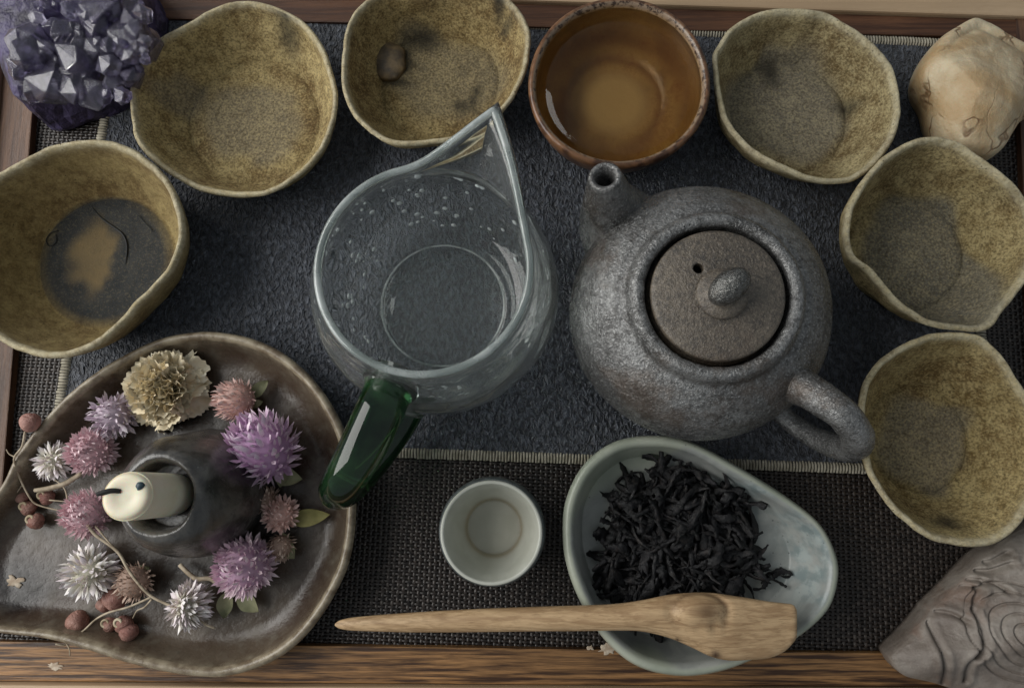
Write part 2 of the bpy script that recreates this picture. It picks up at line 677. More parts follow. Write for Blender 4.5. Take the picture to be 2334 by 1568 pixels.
# ------------------------------------------------------------------ ochre clay cups
def mat_clay(name, lo, hi, glaze, pale, seed, speck=0.5, gloss=0.5, stain=(0.012, 0.012, 0.011)):
    lo = [min(1.0, x * k) for x, k in zip(lo, (1.38, 1.36, 1.32))]
    hi = [min(1.0, x * k) for x, k in zip(hi, (1.29, 1.27, 1.2))]
    glaze = [min(1.0, x * 1.5) for x in glaze] if seed != 6 else glaze
    n = Nodes(name)
    v = n.mapping(loc=(seed * 0.37, seed * 0.21, 0))
    big = n.noise(30, 3, 0.5, v, 0.4)
    fr = n.noise(130, 14, 0.86, v, 0.15)
    mid = n.noise(300, 5, 0.7, v)
    sp = n.noise(620, 3, 0.6, v)
    vo = n.voronoi(420, v)
    dk = [x * 0.5 for x in lo]
    c = n.mix(n.ramp(fr, 0.36, 0.60), lo, hi)
    c = n.mix(n.math('MULTIPLY', n.ramp(big, 0.40, 0.66), n.ramp(fr, 0.62, 0.4, 0.1, 0.75)), c, [dk[0] * 1.2, dk[1] * 0.95, dk[2] * 0.8])
    g = n.attr('glaze')
    gn = n.noise(110, 14, 0.85, v, 0.3)
    gl = n.mix(n.ramp(gn, 0.36, 0.64), [x * 0.68 for x in glaze], n.mix(0.3 if seed != 6 else 0.06, glaze, hi))
    c = n.mix(g, c, gl)
    gr = n.noise(950, 2, 0.5, v)
    c = n.mix(n.ramp(gr, 0.50, 0.62, 0, 0.48 if seed != 6 else 0.2), c, [x * 0.42 for x in lo])
    c = n.mix(n.ramp(gr, 0.47, 0.36, 0, 0.3 if seed != 6 else 0.1), c, [min(1, x * 1.25) for x in hi])
    c = n.mix(n.ramp(sp, 0.56, 0.68, 0, speck), c, [x * 0.3 for x in lo])
    rimf = n.attr('rim')
    c = n.mix(n.math('MULTIPLY', rimf, n.ramp(mid, 0.3, 0.65, 0.8, 0.3)), c, pale)
    pit = n.ramp(vo, 0.08, 0.2, 0.75, 0.0)
    pit = n.math('MULTIPLY', pit, n.ramp(n.noise(90, 2, 0.5, v), 0.50, 0.60))
    c = n.mix(pit, c, [x * 0.22 for x in lo])
    c = n.mix(n.math('MULTIPLY', n.attr('stain'), n.ramp(fr, 0.3, 0.6, 0.97, 0.7)), c, stain)
    n.bump(fr, 0.7, 0.005)
    n.bump(mid, 0.4, 0.0014)
    n.bump(sp, 0.45, 0.0006)
    r = n.math('SUBTRACT', 0.6, n.math('MULTIPLY', g, gloss * 0.5))
    return n.done(c, r, 0.4)


OLO, OHI = lin(118, 98, 58), lin(192, 174, 124)
PALER = lin(232, 222, 190)
GREY = lin(96, 98, 94)

cupA = [(295, 207), (297, 265), (308, 318), (335, 355), (368, 385), (435, 425), (502, 443), (569, 447), (619, 438), (686, 398), (736, 341),
        (760, 284), (770, 234), (764, 188), (753, 144), (730, 94), (686, 43), (629, 13), (562, 1), (502, 12), (428, 50), (351, 97), (316, 151)]
cupB = [(777, 167), (782, 100), (795, 50), (822, 10), (870, -22), (980, -42), (1090, -30), (1145, -12), (1177, 13), (1200, 50), (1210, 94),
        (1200, 161), (1177, 211), (1157, 241), (1125, 278), (1073, 311), (996, 325), (913, 330), (856, 311), (805, 264), (785, 221)]
cupD = [(1625, 141), (1633, 107), (1670, 60), (1720, 30), (1781, 17), (1837, 20), (1888, 30), (1955, 70), (2005, 110), (2038, 157), (2052, 214),
        (2053, 268), (2038, 318), (2001, 371), (1955, 407), (1914, 418), (1854, 413), (1787, 388), (1727, 358), (1687, 325), (1653, 280), (1633, 217)]
cupE = [(1924, 536), (1934, 474), (1965, 411), (2009, 361), (2065, 324), (2121, 310), (2178, 320), (2228, 349), (2284, 392), (2328, 436),
        (2362, 500), (2370, 570), (2345, 635), (2297, 700), (2247, 752), (2159, 750), (2103, 735), (2046, 697), (2012, 660), (1975, 618), (1938, 586)]
cupF = [(1959, 950), (1971, 868), (2009, 818), (2065, 780), (2134, 759), (2209, 757), (2247, 770), (2284, 808), (2324, 866), (2362, 930),
        (2380, 1010), (2375, 1090), (2350, 1160), (2297, 1225), (2247, 1244), (2178, 1244), (2115, 1225), (2053, 1181), (2002, 1119), (1971, 1050)]
cupG = [(0, 392), (53, 360), (106, 335), (159, 321), (211, 317), (264, 323), (324, 353), (370, 392), (402, 441), (419, 512), (414, 561),
        (392, 614), (364, 649), (314, 698), (273, 744), (233, 779), (183, 804), (134, 815), (88, 813), (35, 797), (0, 776), (-50, 740), (-90, 670),
        (-105, 590), (-95, 500), (-55, 430)]

GRP = 'handmade ochre clay tea cups'


def cup(rim, zr, mat, label, **kw):
    o, fc, Rf = vessel('tea_cup', rim, zr, mat, edge=0.010, groove=0.09, **{'rough': 0.11, **kw})
    tag(o, label, 'cup', GRP)
    return o


cup(cupA, 2.7, mat_clay('clay_one', OLO, lin(188, 171, 126), lin(132, 122, 102), PALER, 1, 0.55),
    'ochre clay cup with plain tan floor, touching the amethyst cluster', kf=0.68, th=0.25, seed=1, q=0.4,
    fshift=(0.1, -0.1), glaze=[(430, 230, 45, 40, 0.3), (575, 275, 115, 85, 0.18), (600, 335, 60, 35, 0.15)], stain=[(675, 105, 22, 30, 0.9)])
cb = cup(cupB, 2.9, mat_clay('clay_two', lin(112, 92, 52), lin(176, 158, 114), lin(122, 112, 90), PALER, 2, 0.6),
         'ochre clay cup with dark stains and a raised knob, behind the glass spout', kf=0.68, th=0.24, seed=2, q=0.4,
         glaze=[(1015, 185, 115, 85, 0.2), (955, 105, 60, 40, 0.3)],
         stain=[(1082, 220, 12, 34, 0.45), (1052, 243, 24, 14, 0.8), (965, 92, 42, 24, 0.7), (930, 148, 13, 36, 0.4), (905, 188, 26, 10, 0.6), (1142, 55, 12, 32, 0.6), (1155, 98, 14, 10, 0.8), (990, 22, 60, 18, 0.9)])
cup(cupD, 2.9, mat_clay('clay_three', lin(116, 100, 64), lin(180, 167, 130), lin(126, 120, 108), PALER, 3, 0.5),
    'ochre clay cup with mottled grey floor and wavy lip, left of the beige stone', kf=0.68, th=0.27, seed=3, q=0.36,
    zvar=[0, 0, 0, 0, 0.1, 0.1, 0, 0, 0, 0, 0.1, 0.1, 0, -0.1, -0.1, 0, 0.15, 0.25, 0.2, 0.1, 0, 0],
    glaze=[(1790, 250, 125, 120, 0.12), (1765, 165, 55, 40, 0.2)], stain=[(1755, 170, 22, 26, 1.0), (1925, 250, 22, 18, 0.9), (1975, 130, 18, 14, 1)])
cup(cupE, 3.3, mat_clay('clay_four', lin(114, 96, 58), lin(180, 165, 124), lin(112, 110, 102), PALER, 4, 0.6),
    'ochre clay cup with blue-grey ring on its floor, in front of the beige stone', kf=0.67, th=0.28, seed=4, q=0.36, fshift=(-0.2, -0.1),
    glaze=[(2085, 605, 118, 150, 0.07)], stain=[(2250, 470, 34, 22, 1.2)])
cup(cupF, 3.2, mat_clay('clay_five', lin(122, 102, 60), lin(188, 171, 126), lin(132, 124, 108), PALER, 5, 0.6),
    'ochre clay cup with dented lip beside the teapot handle, above the carved stone', kf=0.58, th=0.28, seed=5, q=0.4,
    glaze=[(2105, 1005, 95, 112, 0.12)], stain=[(2120, 1185, 30, 14, 0.9)])
cg = cup(cupG, 3.5, mat_clay('clay_six', lin(112, 94, 58), lin(166, 148, 104), lin(52, 60, 68), PALER, 6, 0.2, 0.25, lin(140, 120, 84)),
         'ochre clay cup with dark slate-blue glaze ring, left edge above the flower dish', kf=0.68, th=0.29, seed=6, q=0.55,
         disc=(3.3, 0.2, 0.0, 0.05), stain=[(214, 582, 54, 74, 0.14)], rough=0.04)


def sub_stroke(name, pts, z, r, mat, parent, lift=0.02, n=6, rr=None):
    pw = [P(x, y, z) + np.array([0, 0, lift]) for x, y in pts]
    rad = [r] * len(pw) if rr is None else rr
    V, F = tube_mesh(pw, rad, n, 5)
    return mk(name, V, F, mat, parent)


n = Nodes('dark_line')
CRACK = n.done(lin(18, 20, 22), 0.5)
sub_stroke('hairline_crack', [(212, 475), (232, 498), (262, 520), (281, 536), (290, 562), (286, 604)], 0.52, 0.035, CRACK, cg, rr=[.015, .03, .04, .05, .045, .012])
sub_stroke('hairline_crack', [(316, 492), (332, 510), (348, 526)], 0.54, 0.022, CRACK, cg)
sub_stroke('hairline_crack', [(134, 526), (116, 532), (106, 548), (114, 562), (128, 552), (128, 534)], 0.52, 0.022, CRACK, cg)
# tan island in the slate glaze
n = Nodes('tan_glaze')
c = n.mix(n.ramp(n.noise(120, 5), 0.35, 0.65), lin(96, 84, 62), lin(132, 114, 82))
TANG = n.done(c, 0.35)


def patch(name, px, py, rx, ry, z, mat, parent, seed, h=0.03, N=40, amp=0.22, fq=1.4):
    V = []
    c = P(px, py, z)
    for s, zz in ((1.0, -0.02), (0.9, 0.5), (0.6, 0.9), (0.3, 1.0), (0.02, 1.0)):
        for k in range(N):
            a = 2 * math.pi * k / N
            w = 1 + amp * mnoise.noise(Vector((math.cos(a) * fq + seed * 7.3, math.sin(a) * fq, 0)))
            p = P(px + rx * s * w * math.cos(a), py + ry * s * w * math.sin(a), z)
            V.append((p[0], p[1], z + zz * h))
    return mk(name, V, loft_faces(5, N, True, True), mat, parent)


n = Nodes('clay_knob')
c = n.mix(n.ramp(n.noise(140, 5), 0.35, 0.65), lin(84, 74, 62), lin(136, 116, 86))
n.bump(n.noise(400, 4), 0.4, 0.001)
KNOB = n.done(c, 0.5)
patch('clay_knob', 885, 142, 40, 46, 0.52, KNOB, cb, 8.0, 0.42)
n = Nodes('pale_thread')
THREAD = n.done(lin(190, 188, 180), 0.8)
o = sub_stroke('thread', [(1943, 190), (1950, 215), (1956, 245), (1958, 275), (1953, 300)], 0.62, 0.03, THREAD, None, 0.1)
tag(o, 'thin white thread lying inside the cup with mottled grey floor', 'thread')

# ------------------------------------------------------------------ brown bowl of tea
n = Nodes('brown_glaze')
c = n.mix(n.ramp(n.noise(60, 5), 0.35, 0.65), lin(138, 106, 62), lin(182, 152, 96))
ring = n.t.nodes.new('ShaderNodeTexWave')
ring.wave_type = 'RINGS'
ring.rings_direction = 'Z'
ring.inputs['Scale'].default_value = 34
ring.inputs['Distortion'].default_value = 2.5
ring.inputs['Detail'].default_value = 3
n.link(n.co, ring.inputs[0])
c = n.mix(n.math('MULTIPLY', ring.outputs[1], 0.55), c, lin(112, 74, 36))
c = n.mix(n.ramp(n.noise(60, 12, 0.8), 0.46, 0.66, 0, 0.6), c, lin(124, 78, 34))
c = n.mix(n.attr('glaze'), c, lin(196, 172, 124))
sp = n.ramp(n.noise(420, 4, 0.7), 0.48, 0.6)
rimc = n.mix(sp, lin(140, 120, 100), lin(52, 37, 30))
c = n.mix(n.attr('rim'), c, rimc)
outer = n.mix(n.ramp(n.noise(150, 4), 0.4, 0.6), lin(70, 46, 32), lin(120, 86, 60))
c = n.mix(n.attr('inner'), outer, c)
n.bump(n.noise(240, 4), 0.35, 0.001)
BOWL = n.done(c, 0.3, 0.5)
cen, rr = (1412, 188), (208, 196)
rimC = [(cen[0] + rr[0] * math.cos(a) * (1 + 0.012 * math.sin(3 * a)), cen[1] + rr[1] * math.sin(a) * (1 + 0.01 * math.cos(2 * a))) for a in
        [2 * math.pi * k / 24 for k in range(24)]]
bc, fcC, RfC = vessel('tea_bowl', rimC, 3.4, BOWL, kf=0.55, zf=0.55, th=0.34, q=0.75, seed=7, rough=0.015, disc=(1.95, 0.7, 0.0, 0.0))
tag(bc, 'round brown glazed bowl with speckled lip, full of amber tea', 'bowl')
n = Nodes('tea_liquid')
TEA = n.done((0.64, 0.50, 0.31), 0.02, 0.5, Transmission_Weight=1.0, IOR=1.33)


def liquid():
    pts = [P(x, y, 3.4) for x, y in rimC]
    rc, g, R, Z = polar(pts, 96)
    V = []
    z1 = 3.12
    th, zf, q = 0.34, 0.55, 0.75
    lv = []
    for i in range(0, 15):
        t = i / 14
        w = (1 - q) * t + q * math.sin(t * math.pi / 2)
        h = (1 - q) * t + q * (1 - math.cos(t * math.pi / 2))
        z = zf + h * (3.4 - th * 0.35 - zf)
        if z > z1:
            break
        lv.append((w, z))
    Rf = (0.5 * R.mean() + 0.5 * R) * 0.55
    ca, sa = np.cos(g), np.sin(g)
    rings = []
    for w, z in lv:
        rad = Rf * (1 - w) + (R - th) * w + 0.04
        c = fcC * (1 - w) + rc * w
        rings.append(np.column_stack([c[0] + ca * rad, c[1] + sa * rad, np.full(96, z - 0.02)]))
    last = rings[-1].copy()
    last[:, 2] = z1
    rings.append(last)
    rings[-1][:, :2] += (last[:, :2] - rc) * 0.015
    for s in (0.7, 0.35, 0.02):
        q2 = last.copy()
        q2[:, :2] = rc + (last[:, :2] - rc) * s
        rings.append(q2)
    V = np.concatenate(rings)
    o = mk('tea', V, loft_faces(len(rings), 96, True, True), TEA)
    tag(o, 'clear amber tea filling the brown speckled bowl', 'tea')


liquid()

# ------------------------------------------------------------------ glass pitcher
n = Nodes('reflection_veil_glass')
GLASS = n.done((0.95, 0.985, 0.97), 0.015, 0.5, Transmission_Weight=0.955, IOR=1.46)  # slightly milky: a pale diffuse veil stands for ceiling reflections in the glass
n = Nodes('reflection_painted_rim')
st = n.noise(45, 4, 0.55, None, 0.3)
RIMG = n.done(n.mix(n.ramp(st, 0.35, 0.65), (0.70, 0.79, 0.76), (0.90, 0.95, 0.93)), 0.05, 1.0, Transmission_Weight=n.ramp(st, 0.35, 0.65, 0.82, 0.6), IOR=1.5)  # pale milky streaks paint the bright ceiling's reflection into the rim colour
n = Nodes('droplet_glint_glass')
DROP = n.done((0.9, 0.94, 0.94), 0.03, 1.0, Transmission_Weight=0.35, IOR=1.33)  # whitened so the droplets carry window glints in their colour
n = Nodes('green_glass')
sx = n.noise(60, 3, 0.5, n.mapping(scale=(1, 1, 1)))
c = n.mix(n.ramp(sx, 0.35, 0.65), (0.005, 0.035, 0.012), (0.05, 0.15, 0.055))
GREEN = n.done(c, 0.02, 0.6, Transmission_Weight=0.85, IOR=1.5)
pr, pb = P(957, 610, 7.0), P(1020, 705, 0.2)
PAX = np.array([(pr[0] + pb[0]) / 2, (pr[1] + pb[1]) / 2, 0.2])
tip = P(1136, 236, 8.0)
pit = thing('glass_pitcher', PAX, 'clear glass pitcher with pointed spout and green handle on the charcoal towel', 'pitcher')


def pitcher():
    N = 192
    sd = math.atan2(tip[1] - PAX[1], tip[0] - PAX[0])
    T = math.hypot(tip[0] - PAX[0], tip[1] - PAX[1])
    R0 = 4.24
    phi = math.acos(min(R0 / T, 0.99))
    g = sd + np.concatenate([np.sign(u) * abs(u) ** 1.35 * math.pi for u in [np.linspace(-1, 1, N, endpoint=False)]])
    rel = g - sd

    def tear(R):
        out = np.full(N, R)
        for k in range(N):
            a = abs(rel[k]) * (1.5 if rel[k] > 0 else 1.0)
            if a < phi * 1.15:
                u = a / (phi * 1.15)
                straight = R0 / math.cos(phi - min(a, phi)) if a < phi else R0
                tipcut = min(straight, T - 0.0 - 0.9 * a)
                conc = R0 + (T - R0) * (1 - u) ** 2.5
                out[k] = R + (0.85 * conc + 0.15 * tipcut - R0)
        return out
    prof = smooth_profile([(2.9, 0.0), (3.5, 0.16), (4.55, 1.05), (5.15, 2.2), (5.32, 3.2), (5.15, 4.35), (4.7, 5.4), (4.38, 6.3), (4.24, 7.0)], 5)
    th = 0.27

    def ring(R, z, inset):
        s = min(max((z - 5.5) / 1.5, 0), 1)
        s = s ** 1.1
        rr = R + (tear(R) - R) * s
        w = np.clip((rr - R) / (T - R0), 0, 1)
        if inset:
            rr = rr - inset * (1 + 1.4 * w)
        rr = rr + (0.045 * np.array([mnoise.noise(Vector((math.cos(t) * 4, math.sin(t) * 4, z * 1.6 + 9 * bool(inset)))) for t in g]) if 0.3 < z < 6.6 else 0)
        zz = z + 0.95 * w ** 0.8 * (z / 7.0) ** 3
        return np.column_stack([PAX[0] + np.cos(g) * rr, PAX[1] + np.sin(g) * rr, PAX[2] + zz])
    rings = [np.column_stack([PAX[0] + np.cos(g) * 0.05, PAX[1] + np.sin(g) * 0.05, np.full(N, PAX[2] + 0.08)]),
             np.column_stack([PAX[0] + np.cos(g) * 2.5, PAX[1] + np.sin(g) * 2.5, np.full(N, PAX[2] + 0.08)])]
    for r, z in prof:
        rings.append(ring(r, z, 0))
    for a in (0.2, 0.5, 0.8):
        q = ring(prof[-1][0] + 0.06 * math.sin(a * math.pi), 7.0, th * a * 1.3)
        q[:, 2] += 0.1 * math.sin(a * math.pi)
        rings.append(q)
    for r, z in reversed(prof):
        if z < 0.7:
            break
        rings.append(ring(r, z, th + (0.06 if z > 6.5 else 0)))
    for rad, z in ((3.75, 0.62), (3.1, 0.48), (2.95, 0.46), (2.86, 0.40), (2.7, 0.39), (1.5, 0.4), (0.05, 0.4)):
        rings.append(np.column_stack([PAX[0] + np.cos(g) * rad, PAX[1] + np.sin(g) * rad, np.full(N, PAX[2] + z)]))
    V = np.concatenate(rings)
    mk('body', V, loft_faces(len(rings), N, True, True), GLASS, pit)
    rc_ = ring(prof[-1][0], 7.0, 0)
    ri_ = ring(prof[-1][0], 7.0, th * 1.3)
    mid = (rc_ + ri_) / 2
    mid[:, 2] += 0.04
    tg = np.roll(mid, -1, 0) - np.roll(mid, 1, 0)
    nr_ = np.column_stack([tg[:, 1], -tg[:, 0], 0 * tg[:, 0]])
    nr_ /= np.linalg.norm(nr_, axis=1)[:, None] + 1e-9
    rings2 = []
    for k in range(14):
        a = 2 * math.pi * k / 14
        rings2.append(mid + nr_ * math.cos(a) * 0.145 + np.array([0, 0, 1.0]) * math.sin(a) * 0.14)
    V = np.concatenate(rings2 + [rings2[0]])
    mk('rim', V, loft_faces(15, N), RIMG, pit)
    # handle loop: upper arm swings out, lower arm comes back under it
    hp = [P(893, 872, 5.2), P(868, 930, 5.9), P(826, 1020, 6.1), P(786, 1092, 5.6), P(772, 1118, 4.4), P(806, 1098, 3.0), P(862, 1035, 2.0), P(916, 960, 1.8), P(945, 900, 2.2)]
    V, F = tube_mesh(hp, [0.98, 0.95, 0.9, 0.82, 0.78, 0.76, 0.74, 0.72, 0.75], 24, 8)
    mk('handle', V, F, GREEN, pit)
    for a, b, r in ((P(900, 855, 5.15), P(880, 905, 5.5), 1.12), (P(950, 890, 2.3), P(930, 935, 2.0), 0.9)):
        V, F = tube_mesh([a, (a + b) / 2, b], [r * 1.05, r, r * 0.82], 24, 4)
        mk('handle_joint', V, F, GLASS, pit)
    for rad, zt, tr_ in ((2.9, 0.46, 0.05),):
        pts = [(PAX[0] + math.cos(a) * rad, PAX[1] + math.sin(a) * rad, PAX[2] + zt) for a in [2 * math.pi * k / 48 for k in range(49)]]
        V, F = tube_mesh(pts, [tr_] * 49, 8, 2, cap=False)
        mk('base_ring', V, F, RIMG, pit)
    # droplets clinging to the inside
    V, F = [], []
    rg = random.Random(5)
    bm = bmesh.new()
    for k in range(110):
        a = rg.uniform(0.1, math.pi * 1.15)
        z = rg.uniform(0.8, 5.6) if k % 2 else rg.uniform(0.62, 1.5)
        if k % 2 == 0:
            a = rg.uniform(0, 2 * math.pi)
        r = np.interp(z, [p[1] for p in prof], [p[0] for p in prof]) - th - 0.05
        p = (PAX[0] + math.cos(a) * r, PAX[1] + math.sin(a) * r, PAX[2] + z)
        mm = Matrix.Translation(p) @ Matrix.Rotation(a, 4, 'Z') @ Matrix.Diagonal((0.5, 1, 1.1, 1))
        bmesh.ops.create_icosphere(bm, subdivisions=2, radius=rg.uniform(0.05, 0.16), matrix=mm)
    bm.verts.index_update()
    o = mk('water_droplet', [v.co[:] for v in bm.verts], [[v.index for v in f.verts] for f in bm.faces], DROP, pit)
    o['kind'] = 'stuff'
    bm.free()


pitcher()

# ------------------------------------------------------------------ teapot
def mat_pot(name, lo, hi, dk, rough=0.42, metal=0.0):
    n = Nodes(name)
    big = n.noise(30, 4, 0.6)
    mid = n.noise(430, 4, 0.7)
    sp = n.noise(1200, 3, 0.65)
    c = n.mix(n.ramp(big, 0.35, 0.65), lo, hi)
    fr = n.noise(55, 14, 0.84)
    c = n.mix(n.ramp(fr, 0.46, 0.62, 0, 0.85), c, dk)
    n.bump(fr, 0.22, 0.003)
    c = n.mix(n.ramp(mid, 0.48, 0.62, 0, 0.6), c, dk)
    c = n.mix(n.ramp(sp, 0.52, 0.64, 0, 0.6), c, [min(1, x * 1.7) for x in hi])
    c = n.mix(n.ramp(n.noise(26, 8, 0.7, n.mapping(loc=(4, 2, 1))), 0.5, 0.66, 0, 0.55), c, lin(88, 72, 58))
    pit_ = n.ramp(n.voronoi(330), 0.05, 0.16, 1, 0)
    pit_ = n.math('MULTIPLY', pit_, n.ramp(n.noise(50, 2), 0.55, 0.62))
    c = n.mix(pit_, c, [x * 0.25 for x in dk])
    n.bump(mid, 0.5, 0.0012)
    n.bump(sp, 0.6, 0.0007)
    return n.done(c, n.ramp(mid, 0.4, 0.7, rough - 0.06, rough + 0.16), 0.9, Metallic=metal)


POT = mat_pot('teapot_clay', lin(96, 95, 94), lin(140, 140, 139), lin(44, 42, 40), 0.28, 0.5)
LIDM = mat_pot('lid_clay', lin(78, 69, 58), lin(102, 92, 79), lin(44, 39, 34), 0.45)
KNOBM = mat_pot('knob_clay', lin(92, 92, 90), lin(122, 122, 119), lin(62, 61, 58), 0.14, 0.75)
n = Nodes('hole_shade_black')
BLACK = n.done((0.004, 0.004, 0.004), 0.9, 0.1)  # black liner paints the shade inside the lid's steam hole
lp = P(1640, 672, 7.1)
TPX = np.array([lp[0] - 0.05, lp[1] + 0.0, 0.2])
pot = thing('teapot', TPX, 'speckled grey stoneware teapot with brown lid on the charcoal towel', 'teapot')


def teapot():
    prof = smooth_profile([(0.02, 0.14), (2.9, 0.12), (3.15, 0.0), (3.4, 0.08), (3.9, 0.55), (4.8, 1.7), (5.3, 2.9), (5.38, 3.7), (5.15, 4.8), (4.6, 5.6),
                           (3.95, 6.12), (3.55, 6.3), (3.42, 6.42), (3.32, 6.72), (3.16, 6.92), (2.96, 6.95), (2.80, 6.86), (2.74, 6.7), (2.73, 6.3), (2.5, 5.8), (0.02, 5.6)], 5)
    V, F = lathe(prof, TPX, 128, lambda a, z: 0.006 * math.sin(2 * a + 1) + 0.004 * math.sin(5 * a + z) + (0.004 * math.sin(z * 9 + math.sin(a)) if 0.5 < z < 6.2 else 0) + (0.02 * max(0, mnoise.noise(Vector((math.cos(a) * 9, math.sin(a) * 9, z)))) if z > 6.6 else 0))
    mk('body', V, F, POT, pot)
    sdir = P(1385, 402, 6.9)[:2] - TPX[:2]
    sdir /= np.linalg.norm(sdir)
    tipp = P(1379, 404, 7.0)
    a0 = np.array([*(TPX[:2] + sdir * 3.9), 3.3])
    a1 = np.array([*(TPX[:2] + sdir * 5.2), 4.0])
    a2 = tipp * 0.55 + a1 * 0.45 + np.array([0, 0, -0.5])
    pts = [a0, a1, a2, tipp]
    r = [2.3, 1.75, 1.15, 0.66]
    V1, F1 = tube_mesh(pts, r, 40, 8, cap=False)
    n1 = len(V1) // 40
    d = tipp - V1[-80:-40].mean(0)
    d /= np.linalg.norm(d)
    lipr = V1[-40:]
    cc = lipr.mean(0)
    rings = [V1.reshape(n1, 40, 3)[i] for i in range(n1)]
    for s, h in ((0.96, 0.06), (0.84, 0.10), (0.70, 0.07), (0.58, -0.05), (0.52, -0.5), (0.5, -1.2), (0.02, -1.6)):
        rings.append(cc + (lipr - cc) * s + d * h)
    mk('spout', np.concatenate(rings), loft_faces(len(rings), 40, True, True), POT, pot)
    # ear handle
    hdir = P(1938, 1022, 4.0)[:2] - TPX[:2]
    hdir /= np.linalg.norm(hdir)

    def hp(r, z):
        return np.array([*(TPX[:2] + hdir * r), z])
    pts = [hp(4.4, 5.2), hp(5.4, 6.1), hp(6.6, 6.4), hp(7.7, 5.6), hp(8.15, 4.1), hp(7.95, 2.6), hp(7.1, 1.35), hp(5.9, 0.95), hp(4.2, 1.4)]
    V, F = tube_mesh(pts, [0.80, 0.68, 0.62, 0.60, 0.58, 0.52, 0.46, 0.46, 0.6], 28, 8, jitter=0.05)
    mk('handle', V, F, POT, pot)
    # lid with a drilled steam hole
    prof = smooth_profile([(0.02, 6.1), (2.45, 6.1), (2.52, 6.5), (2.54, 6.82), (2.46, 6.95), (2.2, 7.02), (1.5, 7.12), (0.7, 7.2), (0.02, 7.22)], 4)
    V, F = lathe(prof, TPX, 112, lambda a, z: 0.003 * math.sin(3 * a))
    lid = mk('lid', V, F, LIDM, pot)
    hw = P(1592, 612, 7.35)
    cv, cf = lathe([(0.2, 5.9), (0.2, 9.0)], (hw[0], hw[1], 0), 28)
    cut = mk('cutter', cv, cf, BLACK, smooth=False)
    bm_ = lid.modifiers.new('hole', 'BOOLEAN')
    bm_.object = cut
    bm_.operation = 'DIFFERENCE'
    bm_.solver = 'EXACT'
    dg = bpy.context.evaluated_depsgraph_get()
    nm = bpy.data.meshes.new_from_object(lid.evaluated_get(dg))
    lid.modifiers.clear()
    lid.data = nm
    bpy.data.objects.remove(cut)
    cv, cf = lathe([(0.02, 6.62), (0.195, 6.62), (0.195, 6.95), (0.19, 6.95), (0.19, 6.64), (0.02, 6.64)], (hw[0], hw[1], 0), 24)
    mk('steam_hole', cv, cf, BLACK, lid)
    # knob: low collar and an egg leaning to the far right
    V, F = lathe(smooth_profile([(0.02, 7.1), (0.92, 7.15), (0.86, 7.32), (0.62, 7.45), (0.5, 7.6), (0.02, 7.7)], 4), TPX + (0.05, -0.05, 0.1), 48)
    mk('knob_collar', V, F, LIDM, lid)
    kc = TPX + np.array([0.12, 0.05, 7.98])
    V = []
    nl, nn = 18, 36
    for i in range(nl + 1):
        t = math.pi * i / nl
        for k in range(nn):
            a = 2 * math.pi * k / nn
            V.append((0.58 * math.sin(t) * math.cos(a), 0.58 * math.sin(t) * math.sin(a), -0.86 * math.cos(t)))
    rot = Matrix.Rotation(math.radians(38), 3, 'Z') @ Matrix.Rotation(math.radians(62), 3, 'Y')
    V = np.array([np.array(rot @ Vector(v)) for v in V]) + kc
    mk('knob', V, loft_faces(nl + 1, nn, True, True), KNOBM, lid)


teapot()

# ------------------------------------------------------------------ small white cup
n = Nodes('white_porcelain')
rimf = n.attr('inner')
c = n.mix(n.ramp(n.noise(80, 3), 0.3, 0.7), lin(180, 181, 170), lin(196, 197, 187))
c = n.mix(n.math('MULTIPLY', n.attr('glaze'), 0.8), c, lin(140, 128, 104))
outer = n.mix(n.ramp(n.noise(220, 3), 0.4, 0.65), lin(70, 76, 76), lin(92, 98, 98))
c = n.mix(n.math('MAXIMUM', rimf, n.attr('rim')), outer, c)
WHITE = n.done(c, 0.28, 0.5)
wc = P(1118, 1211, 2.9)
base = P(1120, 1213, 2.9)
wcup = thing('small_cup', (base[0], base[1], 0.0), 'small white porcelain cup with dark grey outside, left of the tea leaf dish', 'cup')


def whitecup():
    R = 112 * (34 - 2.9) / FOC
    C = (base[0], base[1], 0.0)
    prof = smooth_profile([(0.02, 0.1), (1.2, 0.1), (1.3, 0.0), (1.42, 0.06), (1.75, 0.5), (2.1, 1.2), (2.27, 1.9), (2.27, 2.4), (2.2, 2.72)], 5)
    V, F = lathe(prof + [(2.12, 2.74), (2.1, 2.6), (1.95, 2.0), (1.5, 0.7), (1.2, 0.3), (0.02, 0.3)], C, 96)
    nn = len(prof) + 2
    mk('outer_shell', V, F, WHITE, wcup, attrs={'inner': np.zeros(len(V)), 'rim': np.zeros(len(V)), 'glaze': np.zeros(len(V))})
    pin = smooth_profile([(2.08, 2.62), (2.14, 2.8), (2.13, 2.92), (2.06, 2.96), (1.98, 2.9), (1.9, 2.5), (1.7, 1.6), (1.4, 0.9), (1.22, 0.62), (1.17, 0.50), (1.1, 0.47), (0.5, 0.5), (0.02, 0.5)], 5)
    V, F = lathe(pin, C, 96, c0=False)
    r = np.hypot(V[:, 0] - C[0], V[:, 1] - C[1])
    gl = np.clip((1.9 - r) / 0.8, 0, 1) * 0.3 + np.clip((1.3 - r) / 0.1, 0, 1) * 0.08 + np.exp(-((r - 1.24) / 0.09) ** 2) * 0.7 * (V[:, 2] < 1.2)
    mk('inner_bowl', V, F, WHITE, wcup, attrs={'inner': np.ones(len(V)), 'rim': np.ones(len(V)), 'glaze': gl})


whitecup()

